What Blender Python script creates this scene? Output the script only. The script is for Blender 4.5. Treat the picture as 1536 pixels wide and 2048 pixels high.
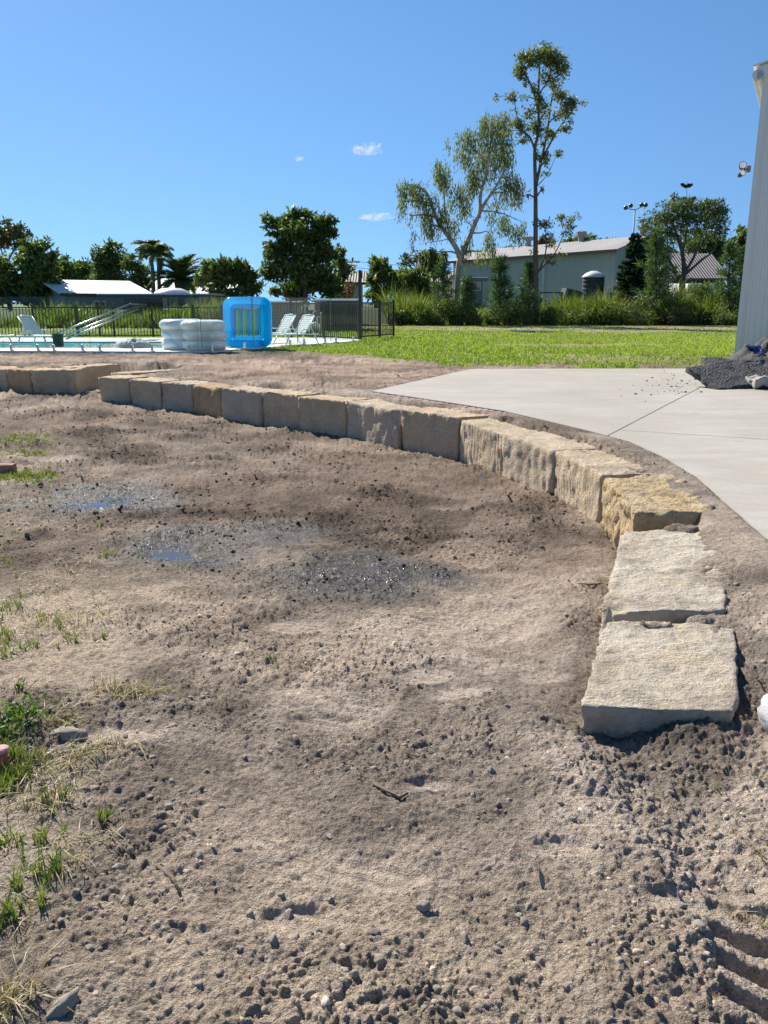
import bpy, bmesh, math, random
import numpy as np
from mathutils import Vector, noise as mnoise

for o in list(bpy.data.objects): bpy.data.objects.remove(o)
scene = bpy.context.scene
C = scene.collection

# ------------------------------------------------------------------ camera, sky, sun, exposure
F = 1620.0                      # focal length in photograph pixels (1536 x 2048)
PITCH = math.radians(14.5)      # looking slightly down
EYE = 1.6
cam = bpy.data.cameras.new('camera'); cam_o = bpy.data.objects.new('camera', cam); C.objects.link(cam_o)
cam_o.location = (0, 0, EYE); cam_o.rotation_euler = (math.pi/2 - PITCH, 0, 0)
cam.sensor_fit = 'VERTICAL'; cam.sensor_height = 36.0; cam.lens = 36.0*F/2048
cam.clip_start = 0.05; cam.clip_end = 20000
scene.camera = cam_o

SUN_EL, SUN_AZ = 41.0, -34.0     # degrees; azimuth clockwise from +Y (the view direction)
world = bpy.data.worlds.new('World'); scene.world = world; world.use_nodes = True
wn = world.node_tree; wn.nodes.clear()
w_out = wn.nodes.new('ShaderNodeOutputWorld'); w_bg = wn.nodes.new('ShaderNodeBackground')
sky = wn.nodes.new('ShaderNodeTexSky'); sky.sky_type = 'NISHITA'; sky.sun_disc = False
sky.sun_elevation = math.radians(SUN_EL); sky.sun_rotation = math.radians(SUN_AZ % 360)
sky.altitude = 0; sky.air_density = 1.0; sky.dust_density = 0.05; sky.ozone_density = 3.0
w_hs = wn.nodes.new('ShaderNodeHueSaturation'); w_hs.inputs['Saturation'].default_value = 1.16; w_hs.inputs['Value'].default_value = 1.0; w_hs.inputs['Hue'].default_value = 0.498
w_bg.inputs['Strength'].default_value = 0.096
# the sky just above the horizon is clear blue in every direction: sample the model a little higher up
w_tc = wn.nodes.new('ShaderNodeTexCoord'); w_ad = wn.nodes.new('ShaderNodeVectorMath'); w_ad.operation = 'ADD'; w_ad.inputs[1].default_value = (0, 0, 0.20)
w_nm = wn.nodes.new('ShaderNodeVectorMath'); w_nm.operation = 'NORMALIZE'
wn.links.new(w_tc.outputs['Generated'], w_ad.inputs[0]); wn.links.new(w_ad.outputs[0], w_nm.inputs[0]); wn.links.new(w_nm.outputs[0], sky.inputs['Vector'])
wn.links.new(sky.outputs[0], w_hs.inputs['Color']); wn.links.new(w_hs.outputs[0], w_bg.inputs['Color']); wn.links.new(w_bg.outputs[0], w_out.inputs['Surface'])

sl = bpy.data.lights.new('sun', 'SUN'); sl.energy = 5.0; sl.angle = math.radians(0.53); sl.color = (1.0, 0.94, 0.83)
so = bpy.data.objects.new('sun', sl); C.objects.link(so)
_e, _a = math.radians(SUN_EL), math.radians(SUN_AZ)
SUN_DIR = Vector((math.sin(_a)*math.cos(_e), math.cos(_a)*math.cos(_e), math.sin(_e)))
so.rotation_euler = SUN_DIR.to_track_quat('Z', 'Y').to_euler(); so.location = (0, 0, 30)

scene.view_settings.view_transform = 'Standard'; scene.view_settings.look = 'None'
scene.view_settings.exposure = 0.66; scene.view_settings.gamma = 1.0; scene.view_settings.use_curve_mapping = False

scene.cycles.max_bounces = 12; scene.cycles.diffuse_bounces = 6; scene.cycles.transparent_max_bounces = 16

# ------------------------------------------------------------------ helpers
rnd = random.Random(7)
cp, sp = math.cos(PITCH), math.sin(PITCH)
def ray(px, py):
    u, v = (px-768)/F, (1024-py)/F
    return Vector((u, cp + v*sp, -sp + v*cp))
def P(px, py, z):               # point of the place seen at a photograph pixel, on a level z
    d = ray(px, py); t = (z-EYE)/d.z
    return Vector((d.x*t, d.y*t, z))
def PD(px, py, Y):              # the same at a distance Y ahead
    d = ray(px, py); t = Y/d.y
    return Vector((d.x*t, Y, EYE + d.z*t))

def tag(o, label=None, cat=None, group=None, kind=None):
    if label: o['label'] = label
    if cat: o['category'] = cat
    if group: o['group'] = group
    if kind: o['kind'] = kind
    return o
def empty(name, loc=(0,0,0), rz=0.0, rot=None):
    o = bpy.data.objects.new(name, None); C.objects.link(o); o.location = loc
    o.rotation_euler = rot if rot else (0, 0, rz); o.empty_display_size = 0.1
    return o
def obj(name, me, mat=None, parent=None, loc=None, rot=None, smooth=False):
    if mat is not None and not me.materials: me.materials.append(mat)
    if smooth: me.polygons.foreach_set('use_smooth', [True]*len(me.polygons))
    o = bpy.data.objects.new(name, me); C.objects.link(o)
    if parent: o.parent = parent
    if loc is not None: o.location = loc
    if rot is not None: o.rotation_euler = rot
    return o
def npmesh(name, V, Fc, smooth=False):
    V = np.asarray(V, dtype=np.float32); Fc = np.asarray(Fc, dtype=np.int32)
    me = bpy.data.meshes.new(name); n, k = Fc.shape
    me.vertices.add(len(V)); me.vertices.foreach_set('co', V.ravel())
    me.loops.add(n*k); me.loops.foreach_set('vertex_index', Fc.ravel())
    me.polygons.add(n); me.polygons.foreach_set('loop_start', np.arange(0, n*k, k, dtype=np.int32))
    if smooth: me.polygons.foreach_set('use_smooth', np.ones(n, dtype=bool))
    me.update(calc_edges=True); me.validate()
    return me
class MB:                       # collects boxes, tubes and prisms into one mesh
    def __init__(s): s.v = []; s.f = []
    def add(s, vs, fs):
        b = len(s.v); s.v += [tuple(v) for v in vs]; s.f += [tuple(i+b for i in f) for f in fs]; return s
    def box(s, c, d, rot=None):
        x, y, z = d[0]/2, d[1]/2, d[2]/2
        vs = [Vector(p) for p in ((-x,-y,-z),(x,-y,-z),(x,y,-z),(-x,y,-z),(-x,-y,z),(x,-y,z),(x,y,z),(-x,y,z))]
        if rot is not None: vs = [rot @ v for v in vs]
        c = Vector(c)
        return s.add([v+c for v in vs], [(0,3,2,1),(4,5,6,7),(0,1,5,4),(1,2,6,5),(2,3,7,6),(3,0,4,7)])
    def tube(s, pts, rad, n=8, cap=True, flat=1.0):
        pts = [Vector(p) for p in pts]
        if not isinstance(rad, (list, tuple)): rad = [rad]*len(pts)
        b = len(s.v); up = None
        for i, p in enumerate(pts):
            t = (pts[min(i+1, len(pts)-1)] - pts[max(i-1, 0)]).normalized()
            if up is None:
                up = Vector((0,0,1)) if abs(t.z) < 0.9 else Vector((0,1,0))
            a = t.cross(up)
            if a.length < 1e-5: a = t.cross(Vector((1,0,0)))
            a.normalize(); bb = a.cross(t).normalized(); up = bb
            for k in range(n):
                q = 2*math.pi*k/n
                s.v.append(tuple(p + a*math.cos(q)*rad[i] + bb*math.sin(q)*rad[i]*flat))
        for i in range(len(pts)-1):
            for k in range(n):
                k2 = (k+1) % n
                s.f.append((b+i*n+k, b+i*n+k2, b+(i+1)*n+k2, b+(i+1)*n+k))
        if cap:
            s.f.append(tuple(b+k for k in range(n))[::-1]); e = b+(len(pts)-1)*n
            s.f.append(tuple(e+k for k in range(n)))
        return s
    def lathe(s, prof, n=24, c=(0,0,0)):
        b = len(s.v)
        for r, z in prof:
            for k in range(n):
                q = 2*math.pi*k/n; s.v.append((c[0]+r*math.cos(q), c[1]+r*math.sin(q), c[2]+z))
        for i in range(len(prof)-1):
            for k in range(n):
                k2 = (k+1) % n; s.f.append((b+i*n+k, b+i*n+k2, b+(i+1)*n+k2, b+(i+1)*n+k))
        return s
    def ring(s, path, prof):    # closed path of (point, outward, up) swept with a closed profile of (outward, up)
        b = len(s.v); m = len(prof); n = len(path)
        for p, o, u in path:
            for q in prof: s.v.append(tuple(p + o*q[0] + u*q[1]))
        for i in range(n):
            for k in range(m):
                i2 = (i+1) % n; k2 = (k+1) % m
                s.f.append((b+i*m+k, b+i*m+k2, b+i2*m+k2, b+i2*m+k))
        return s
    def mesh(s, name):
        me = bpy.data.meshes.new(name); me.from_pydata(s.v, [], s.f); me.update(); return me
    def build(s, name, mat, parent=None, smooth=False, bevel=0, loc=None, rot=None):
        me = s.mesh(name)
        if bevel:
            bm = bmesh.new(); bm.from_mesh(me)
            bmesh.ops.bevel(bm, geom=list(bm.edges), offset=bevel, segments=2, affect='EDGES', profile=0.6, clamp_overlap=True)
            bm.to_mesh(me); bm.free()
        return obj(name, me, mat, parent, loc, rot, smooth)

# numpy noise
def _h(ix, iy, s):
    n = (ix.astype(np.int64)*374761393 + iy.astype(np.int64)*668265263 + s*1442695041) & 0xFFFFFFFF
    n = ((n ^ (n >> 13))*1274126177) & 0xFFFFFFFF
    return ((n ^ (n >> 16)) & 0xFFFF)/65535.0
def vnoise(x, y, s=0):
    ix, iy = np.floor(x), np.floor(y); fx, fy = x-ix, y-iy
    fx = fx*fx*(3-2*fx); fy = fy*fy*(3-2*fy)
    a, b = _h(ix, iy, s), _h(ix+1, iy, s); c, d = _h(ix, iy+1, s), _h(ix+1, iy+1, s)
    return (a+(b-a)*fx)*(1-fy) + (c+(d-c)*fx)*fy
def fbm(x, y, oc=4, s=0, g=0.5):
    t = np.zeros_like(x); a = 1.0; tot = 0
    for i in range(oc):
        ca, sa = math.cos(0.6*i), math.sin(0.6*i)
        t += a*vnoise((x*ca-y*sa)*2**i, (x*sa+y*ca)*2**i, s+i*17); tot += a; a *= g
    return t/tot
def worley(x, y, s=0):
    ix, iy = np.floor(x), np.floor(y); best = np.full(x.shape, 9.0); rid = np.zeros_like(x)
    for dx in (-1, 0, 1):
        for dy in (-1, 0, 1):
            cx, cy = ix+dx, iy+dy
            d = np.hypot(cx+_h(cx, cy, s)-x, cy+_h(cx, cy, s+5)-y)
            r = _h(cx, cy, s+9); m = d < best
            best = np.where(m, d, best); rid = np.where(m, r, rid)
    return best, rid
def sst(x, a, b):
    t = np.clip((x-a)/(b-a), 0, 1); return t*t*(3-2*t)

# ------------------------------------------------------------------ materials
class N:
    def __init__(s, name):
        s.m = bpy.data.materials.new(name); s.m.use_nodes = True; s.t = s.m.node_tree; s.t.nodes.clear()
        s.out = s.new('ShaderNodeOutputMaterial')
    def new(s, t, **kw):
        n = s.t.nodes.new(t)
        for k, v in kw.items(): setattr(n, k, v)
        return n
    def link(s, a, b): s.t.links.new(a, b)
    def val(s, sock, v):
        if isinstance(v, bpy.types.NodeSocket): s.link(v, sock)
        else: sock.default_value = v
    def coords(s, kind='Object', scale=(1,1,1)):
        tc = s.new('ShaderNodeTexCoord'); mp = s.new('ShaderNodeMapping'); mp.inputs['Scale'].default_value = scale
        s.link(tc.outputs[kind], mp.inputs[0]); return mp.outputs[0]
    def noise(s, vec, scale, detail=4, rough=0.6, dist=0.0):
        n = s.new('ShaderNodeTexNoise'); n.inputs['Scale'].default_value = scale; n.inputs['Detail'].default_value = detail
        n.inputs['Roughness'].default_value = rough; n.inputs['Distortion'].default_value = dist
        if vec is not None: s.link(vec, n.inputs['Vector'])
        return n.outputs['Fac']
    def ramp(s, fac, stops):
        r = s.new('ShaderNodeValToRGB'); e = r.color_ramp.elements
        while len(e) > 1: e.remove(e[-1])
        e[0].position = stops[0][0]; e[0].color = c4(stops[0][1])
        for p, c in stops[1:]:
            k = e.new(p); k.color = c4(c)
        s.link(fac, r.inputs[0]); return r.outputs[0]
    def mix(s, fac, a, b, mode='MIX'):
        m = s.new('ShaderNodeMix', data_type='RGBA', blend_type=mode)
        s.val(m.inputs[0], fac)
        for k, v in ((6, a), (7, b)):
            s.val(m.inputs[k], v if isinstance(v, bpy.types.NodeSocket) else c4(v))
        return m.outputs[2]
    def math(s, op, a, b=0.0, clamp=False):
        m = s.new('ShaderNodeMath', operation=op, use_clamp=clamp); s.val(m.inputs[0], a); s.val(m.inputs[1], b); return m.outputs[0]
    def bump(s, h, strength=0.3, dist=0.01, nrm=None):
        b = s.new('ShaderNodeBump'); b.inputs['Strength'].default_value = strength; b.inputs['Distance'].default_value = dist
        s.link(h, b.inputs['Height'])
        if nrm is not None: s.link(nrm, b.inputs['Normal'])
        return b.outputs[0]
    def pbr(s, col, rough=0.7, nrm=None, metal=0.0, spec=0.5, **kw):
        b = s.new('ShaderNodeBsdfPrincipled')
        s.val(b.inputs['Base Color'], col if isinstance(col, bpy.types.NodeSocket) else c4(col))
        s.val(b.inputs['Roughness'], rough); s.val(b.inputs['Metallic'], metal); s.val(b.inputs['Specular IOR Level'], spec)
        if nrm is not None: s.link(nrm, b.inputs['Normal'])
        for k, v in kw.items(): s.val(b.inputs[k.replace('_', ' ')], v)
        s.link(b.outputs[0], s.out.inputs[0]); return b
def c4(c): return (c[0], c[1], c[2], 1.0)
M = {}
def simple(name, c1, c2=None, rough=0.6, scale=3.0, bump=0.0, bscale=40.0, metal=0.0, spec=0.5, wave=None, kind='Object'):
    n = N(name); v = n.coords(kind); nr = None
    if c2 is None: c2 = tuple(x*0.82 for x in c1)
    f = n.noise(v, scale, 5, 0.65); col = n.ramp(f, [(0.3, c2), (0.7, c1)])
    if wave:
        w = n.new('ShaderNodeTexWave', wave_type='BANDS', bands_direction=wave[0]); w.inputs['Scale'].default_value = wave[1]
        n.link(v, w.inputs['Vector']); nr = n.bump(w.outputs['Fac'], 1.0, wave[2])
    if bump: nr = n.bump(n.noise(v, bscale, 4), bump, 0.02, nr)
    n.pbr(col, rough, nr, metal, spec); M[name] = n.m; return n.m
def leafmat(name, c1, c2, c3=None, trans=0.35, rough=0.5, spec=0.35):
    n = N(name); g = n.new('ShaderNodeNewGeometry')
    st = [(0.0, c1), (0.75, c2)] + ([(1.0, c3)] if c3 else [])
    col = n.ramp(g.outputs['Random Per Island'], st)
    b = n.pbr(col, rough, spec=spec)
    tr = n.new('ShaderNodeBsdfTranslucent'); n.link(n.mix(1.0, col, (1.5, 1.6, 0.7), 'MULTIPLY'), tr.inputs['Color'])
    mx = n.new('ShaderNodeMixShader'); mx.inputs[0].default_value = trans
    n.link(b.outputs[0], mx.inputs[1]); n.link(tr.outputs[0], mx.inputs[2]); n.link(mx.outputs[0], n.out.inputs[0])
    M[name] = n.m; return n.m
# ------------------------------------------------------------------ wall layout and ground heights
ZT = 0.5                                        # level of the wall tops and the upper yard
def pxy(px, py, z=ZT): p = P(px, py, z); return (p.x, p.y)
FRONT = [pxy(*q) for q in ((195,754),(258,757),(321,762),(383,767),(443,775),(521,784),(598,793),(694,801),(799,821),(916,838),(1010,869),(1113,903),(1204,952))]
YEL = [pxy(1204,953), pxy(1267,1028), pxy(1430,1028), pxy(1353,957)]            # fl, fr(near), br, bl
PALE = [pxy(1247,1062,.47), pxy(1199,1228,.46), pxy(1452,1228,.46), pxy(1447,1064,.47)]
LAST = [pxy(1207,1246,.45), pxy(1158,1418,.45), pxy(1472,1432,.45), pxy(1474,1246,.45)]
LEFTW = [pxy(*q) for q in ((-260,727),(-170,731),(-80,734),(12,738),(58,741),(153,741))]
WALL = LEFTW + [pxy(150,739), pxy(244,730), pxy(330,733), pxy(262,747)] + FRONT + [YEL[1], PALE[0], PALE[1], LAST[0], LAST[1], (0.62, 1.2), (0.75, 0.3)]
def wall_sd(X, Y):
    best = np.full(X.shape, 1e9); ins = np.zeros(X.shape, bool)
    for (ax, ay), (bx, by) in zip(WALL[:-1], WALL[1:]):
        dx, dy = bx-ax, by-ay; L = dx*dx+dy*dy
        t = np.clip(((X-ax)*dx+(Y-ay)*dy)/L, 0, 1)
        best = np.minimum(best, np.hypot(X-(ax+t*dx), Y-(ay+t*dy)))
    ring = WALL + [(.75,-5), (300,-5), (300,300), (-300,300), (-300,WALL[0][1])]
    for (ax, ay), (bx, by) in zip(ring, ring[1:]+ring[:1]):
        if ay == by: continue
        m = ((ay > Y) != (by > Y)) & (X < (bx-ax)*(Y-ay)/(by-ay)+ax); ins ^= m
    return np.where(ins, best, -best)             # positive behind the wall (upper side)
def ell(X, Y, px, py, rx, ry, z=0.25, soft=0.5):  # soft patch round a spot of the yard seen at a pixel
    c = P(px, py, z); ax = abs(P(px+rx, py, z).x - c.x); ay = abs(P(px, py-ry, z).y - P(px, py+ry, z).y)/2
    q = np.hypot((X-c.x)/ax, (Y-c.y)/ay) + (fbm(X*3.1, Y*3.1, 4, 91)-0.5)*1.3
    return 1-sst(q, 1-soft, 1+soft)
def lower_z(X, Y):
    return np.interp(Y, [0, 1.5, 2.6, 3.4, 4.6, 6.2, 8.5, 14, 18], [.43, .41, .345, .29, .2, .13, .06, .07, .08]) + np.clip(-X-2.0, 0, 4)*0.015
def upper_z(X, Y):
    return np.interp(Y, [0, 1.5, 2.4, 3.2, 4.2, 6, 60], [.42, .40, .43, .475, .505, .51, .505])
PUD = [(197,1002,52,11), (345,1122,38,14), (395,1146,60,12), (703,1166,48,14), (803,1188,26,10)]
FOOT = [(600,1395,70,16),(640,1470,60,16),(930,1400,60,18),(1085,1375,50,20),(850,1360,60,16),(870,1240,60,14),(960,1220,70,16),(600,1245,55,14),(590,1940,60,25),(760,1840,110,40),(1000,1130,60,14),(930,1050,60,10),(1120,1790,70,24),(1330,1900,80,30),(240,1510,80,22),(900,970,50,8),(620,1050,60,9),(860,1640,45,15)]
MOUND = [(1365,1047,78,13,.5,-.012),(1310,1247,85,9,.46,.0),(1405,1240,62,15,.46,.012),(1290,940,60,12,.5,.008),(1475,1160,16,100,.46,-.01),(1490,1330,20,80,.45,-.01)]
def track(X, Y, a, b, w, pitch, amp):             # tyre or digger track with lugs
    ax, ay = a; bx, by = b; L = math.hypot(bx-ax, by-ay); ux, uy = (bx-ax)/L, (by-ay)/L
    t = (X-ax)*ux+(Y-ay)*uy; s = -(X-ax)*uy+(Y-ay)*ux
    m = sst(t, 0, .3)*(1-sst(t, L-.3, L))*(1-sst(np.abs(s), w/2*.85, w/2))
    lug = np.sin(2*math.pi*(t+np.abs(s)*.12)/pitch + (fbm(X*4, Y*4, 2, 5)-.5)*.9)
    return m, m*(-.35*amp + amp*np.tanh(lug*3.2)*.5)
SLAB_EDGE = [(1700,1290),(1600,1150),(1536,1078),(1440,995),(1395,955),(1330,915),(1262,884),(1180,862),(1100,843),(1010,822),(900,805),(820,793),(742,782)]
SLP = [pxy(*q, .52) for q in SLAB_EDGE+[(940,738),(1200,737),(1480,737),(1900,737)]]
def in_poly(X, Y, poly):
    ins = np.zeros(X.shape, bool)
    for (ax, ay), (bx, by) in zip(poly, poly[1:]+poly[:1]):
        if ay != by: ins ^= ((ay > Y) != (by > Y)) & (X < (bx-ax)*(Y-ay)/(by-ay)+ax)
    return ins
def ground(X, Y, fine=True):
    sd = wall_sd(X, Y)
    sdn = sd + (fbm(X*5, Y*5, 3, 3)-.5)*.06
    S = sst(sdn, .12, .40)
    cor = sst(sd, -.1, .1)
    zl, zu = lower_z(X, Y), upper_z(X, Y)
    rag = 1-sst(Y, 16, 26)                         # the lawn is smooth
    z = zl*(1-S)+zu*S
    # soil heaped along the toe of the wall and spilling over the top
    z += .035*np.exp(-((sd+.10)/.16)**2)*fbm(X*4, Y*4, 3, 8)*(Y < 18)
    z -= .03*np.exp(-((sd-.10)/.10)**2)*(Y < 18)
    z += .05*np.exp(-((sd-.62)/.12)**2)*fbm(X*3, Y*3, 3, 12)*sst(Y, 3, 5)*(1-sst(Y, 9.5, 10.5))
    big = (fbm(X*.7, Y*.7, 3, 21)-.5)*.07 + (fbm(X*2.3, Y*2.3, 3, 22)-.5)*.045
    z += big*rag*np.where(sd > 0, .55, 1.0)
    a = {}
    wet = np.zeros_like(X); pud = np.zeros_like(X)
    for q in PUD:
        pud = np.maximum(pud, ell(X, Y, q[0], q[1], q[2]*1.5, q[3]*1.7, .12)); wet = np.maximum(wet, ell(X, Y, q[0], q[1], q[2]*2.4, q[3]*2.8, .12, .7))
    wet = np.maximum(wet, 1.0*ell(X, Y, 690, 1190, 190, 55, .15, .6)); wet = np.maximum(wet, .75*ell(X, Y, 500, 1085, 200, 36, .15, .6))
    wet = np.maximum(wet, .7*ell(X, Y, 180, 1020, 200, 24, .1, .6))
    foot = np.zeros_like(X)
    for q in FOOT: foot = np.maximum(foot, ell(X, Y, q[0], q[1], q[2], q[3], .3, .35))
    tr = []; th = np.zeros_like(X)
    t1 = (pxy(1470,1730,.4), pxy(1570,2230,.42)); m, h = track(X, Y, t1[0], t1[1], .15, .085, .038); th += h; tr.append(m)
    m, h = track(X, Y, pxy(60,880,.05), pxy(330,822,.05), .6, .16, .035); th += h; tr.append(m*.6)
    m, h = track(X, Y, pxy(330,724,.5), pxy(880,722,.5), .5, .25, .05); th += h; tr.append(m*.5)
    m, h = track(X, Y, pxy(1030,1010,.15), pxy(560,1520,.35), .42, .05, .005); th += h; tr.append(m*.7); th *= 1
    m, h = track(X, Y, pxy(350,1700,.4), pxy(60,2050,.4), .2, .07, .008); th += h; tr.append(m*.3)
    flat = np.clip(np.maximum(foot, np.maximum.reduce(tr)), 0, 1)
    clod = sst(fbm(X*1.9, Y*1.9, 4, 31), .40, .66)
    clod = np.maximum(clod, ell(X, Y, 820, 1510, 260, 55, .35, .7)); clod = np.maximum(clod, .7*ell(X, Y, 1350, 1640, 170, 110, .38, .6))
    clod = np.maximum(clod, .8*ell(X, Y, 300, 1720, 120, 200, .38, .6)); clod = np.maximum(clod, ell(X, Y, 640, 1200, 240, 60, .15, .6))
    clod = np.maximum(clod, .8*ell(X, Y, 150, 1040, 150, 25, .1, .6))
    clod = np.maximum(clod, .6*sst(sd, .3, .5)*(1-sst(Y, 3.2, 4.2)))
    clod = clod*(1-.9*foot)*(1-.8*tr[0])
    if fine:
        wx, wy = X+(fbm(X*9, Y*9, 2, 41)-.5)*.06, Y+(fbm(X*9, Y*9, 2, 42)-.5)*.06
        d1, r1 = worley(wx*13, wy*13, 51); d2, r2 = worley(wx*29, wy*29, 52)
        b1 = dome(np.clip(1-(d1/(.25+.45*r1))**2, 0, 1))*(.3+r1); b2 = dome(np.clip(1-(d2/(.3+.4*r2))**2, 0, 1))*(.3+r2)
        k = clod*rag
        d3, r3 = worley(wx*61, wy*61, 53); b3 = dome(np.clip(1-(d3/(.3+.4*r3))**2, 0, 1))*(.3+r3)
        near = 1-sst(Y, 5, 9)
        k = clod*rag*(1-.8*pud)*(1-.5*np.clip(wet, 0, 1)); far_ = sst(Y, 3.5, 8)
        d4, r4 = worley(wx*118, wy*118, 54); b4 = dome(np.clip(1-(d4/(.3+.4*r4))**2, 0, 1))*(.3+r4); vn = 1-sst(Y, 2.2, 4)
        z += k*(b1*.004*(r1 > .75)*(1+2*far_) + b2*(.0042+.006*far_) + b3*.0045*near) + rag*(1-foot)*(b4*.0016*vn + b3*.0026*near + b2*(.0016+.010*far_) + b1*.017*far_*(r1 > .25)*(.35+.65*clod))
        z += rag*(1-flat*.8)*((fbm(X*7, Y*7, 5, 61, .65)-.5)*.048 + (fbm(X*31, Y*31, 3, 62, .6)-.5)*.016*(.6+clod))
        z += th + foot*(-.012 + .0022*np.sin((Y+.3*X)*(150)))
        z += (1-rag)*(fbm(X*1.5, Y*1.5, 3, 71)-.5)*.05
        a['bump'] = b1*(r1 > .35)*clod
    dsl = np.full(X.shape, 9.0)
    for (ax, ay), (bx, by) in zip(SLP[:-1], SLP[1:]):
        dx, dy = bx-ax, by-ay; t = np.clip(((X-ax)*dx+(Y-ay)*dy)/(dx*dx+dy*dy), 0, 1); dsl = np.minimum(dsl, np.hypot(X-(ax+t*dx), Y-(ay+t*dy)))
    ins_ = in_poly(X, Y, SLP+[(14, 13.2), (14, 2.2)])
    kk = (1-sst(dsl, .05, .34))*(~ins_)*(S > .9); z = z*(1-kk)+kk*(.516+(fbm(X*12, Y*12, 3, 97)-.5)*.012)
    z = np.where(ins_, np.minimum(z, .46), z)
    z -= pud*.04
    for (px, py, rx, ry, zz, hh) in MOUND:
        c_ = P(px, py, zz); ax = abs(P(px+rx, py, zz).x-c_.x); ay = abs(P(px, py-ry, zz).y-P(px, py+ry, zz).y)/2
        q = np.hypot((X-c_.x)/ax, (Y-c_.y)/ay)+(fbm(X*9, Y*9, 3, 95)-.5)*.7
        w_ = 1-sst(q, .35, 1.25); z = np.where(w_ > .001, np.maximum(z, zz-.16+(hh+.16)*w_+(fbm(X*40, Y*40, 3, 96)-.5)*.025), z)
    a.update(sd=sd, wet=wet, pud=pud, foot=foot, flat=flat, clod=clod, S=S)
    return z, a
GRID = {}
def dome(q): return q*(1.6-.6*q)
def gz(x, y):
    Yr, u, Z = GRID['Y'], GRID['u'], GRID['Z']       # rows run from near to far
    i = int(np.clip(np.searchsorted(Yr, y)-1, 0, len(Yr)-2)); t = min(1, max(0, (y-Yr[i])/(Yr[i+1]-Yr[i])))
    def row(r):
        return float(np.interp(x/(.474*(Yr[r]*cp+1.3*sp)), u, Z[r]))
    return row(i)*(1-t)+row(i+1)*t

LAWN = [(-700,690),(300,690),(440,704),(520,703),(600,706),(700,712),(770,723),(850,731),(940,738),(1100,738),(1900,738)]
def dryness(X, Y):
    return sst(fbm(X*.22, Y*.5, 4, 133) + .30*sst(Y, 29, 36) + .22*(1-sst(Y, 15, 19)) - .15, .40, .62)
def lawn_mask(X, Y):
    pts = [pxy(*q) for q in LAWN]; xs = [p[0] for p in pts]; ys = [p[1] for p in pts]
    edge = np.interp(X, xs, ys)
    n = (fbm(X*1.3, Y*1.3, 4, 81)-.5)
    return sst(Y-edge+n*3.0, -.5, 1.1), n
def soil_colour(X, Y, a):
    # soil colours (reflectance)
    def c(r, g, b): return np.array([r, g, b])[None, :]
    f1 = fbm(X*.9, Y*.9, 4, 101)[:, None]; f2 = fbm(X*3.5, Y*3.5, 4, 102)[:, None]; f3 = fbm(X*14, Y*14, 4, 103)[:, None]
    f1 = np.clip((f1-.5)*2.6+.5, 0, 1); col = c(.315,.255,.205)*(1-f1)+c(.465,.395,.328)*f1
    grey = ell(X, Y, 1000, 1450, 650, 220, .35, .7)[:, None]; col = col*(1-.6*grey)+c(.44,.38,.33)*.6*grey
    brn = np.maximum(ell(X, Y, 720, 990, 480, 130, .12, .8), .7*ell(X, Y, 250, 860, 400, 50, .07, .7))[:, None]; col = col*(1-.85*brn)+c(.195,.148,.116)*.85*brn
    sand = np.maximum.reduce([ell(X, Y, 170, 1190, 170, 90, .3, .8), ell(X, Y, 80, 1330, 160, 80, .35, .7), .6*ell(X, Y, 560, 1330, 160, 60, .3, .7)])[:, None]
    col = col*(1-.75*sand)+c(.55,.45,.345)*.75*sand
    tan = ell(X, Y, 700, 1930, 700, 200, .42, .7)[:, None]; col = col*(1-.6*tan)+c(.42,.350,.270)*.6*tan
    red = (sst(a['sd'], .6, 1.5)*sst(Y, 9, 12)*fbm(X*.6, Y*.6, 3, 111))[:, None]; col = col*(1-.8*red)+c(.36,.245,.185)*.8*red
    dk = (sst(Y, 17.0, 18.2)*(1-sst(Y, 19, 20))*(X < -2))[:, None]; col = col*(1-.6*dk)+c(.10,.085,.075)*.6*dk
    flat = a['flat'][:, None]; col = col*(1+.28*flat)
    col *= (.60+.80*f2)*(.72+.56*f3)
    ck = (a['clod'][:, None]*sst(fbm(X*2.7, Y*2.7, 3, 121), .42, .7)[:, None]); col *= (1-.4*ck); dmp = sst(fbm(X*1.25, Y*1.25, 5, 123, .6), .50, .64)[:, None]; col *= (1-.38*dmp*(1-.8*flat))
    wet = a['wet'][:, None]*(.55+.9*f2); wet = np.clip(wet, 0, 1); col *= (1-.82*wet)
    col = col*np.array([1.13,1.09,1.05])[None, :]; return col*np.minimum(1, .56/np.maximum(col.max(1), 1e-4))[:, None], wet
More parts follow.
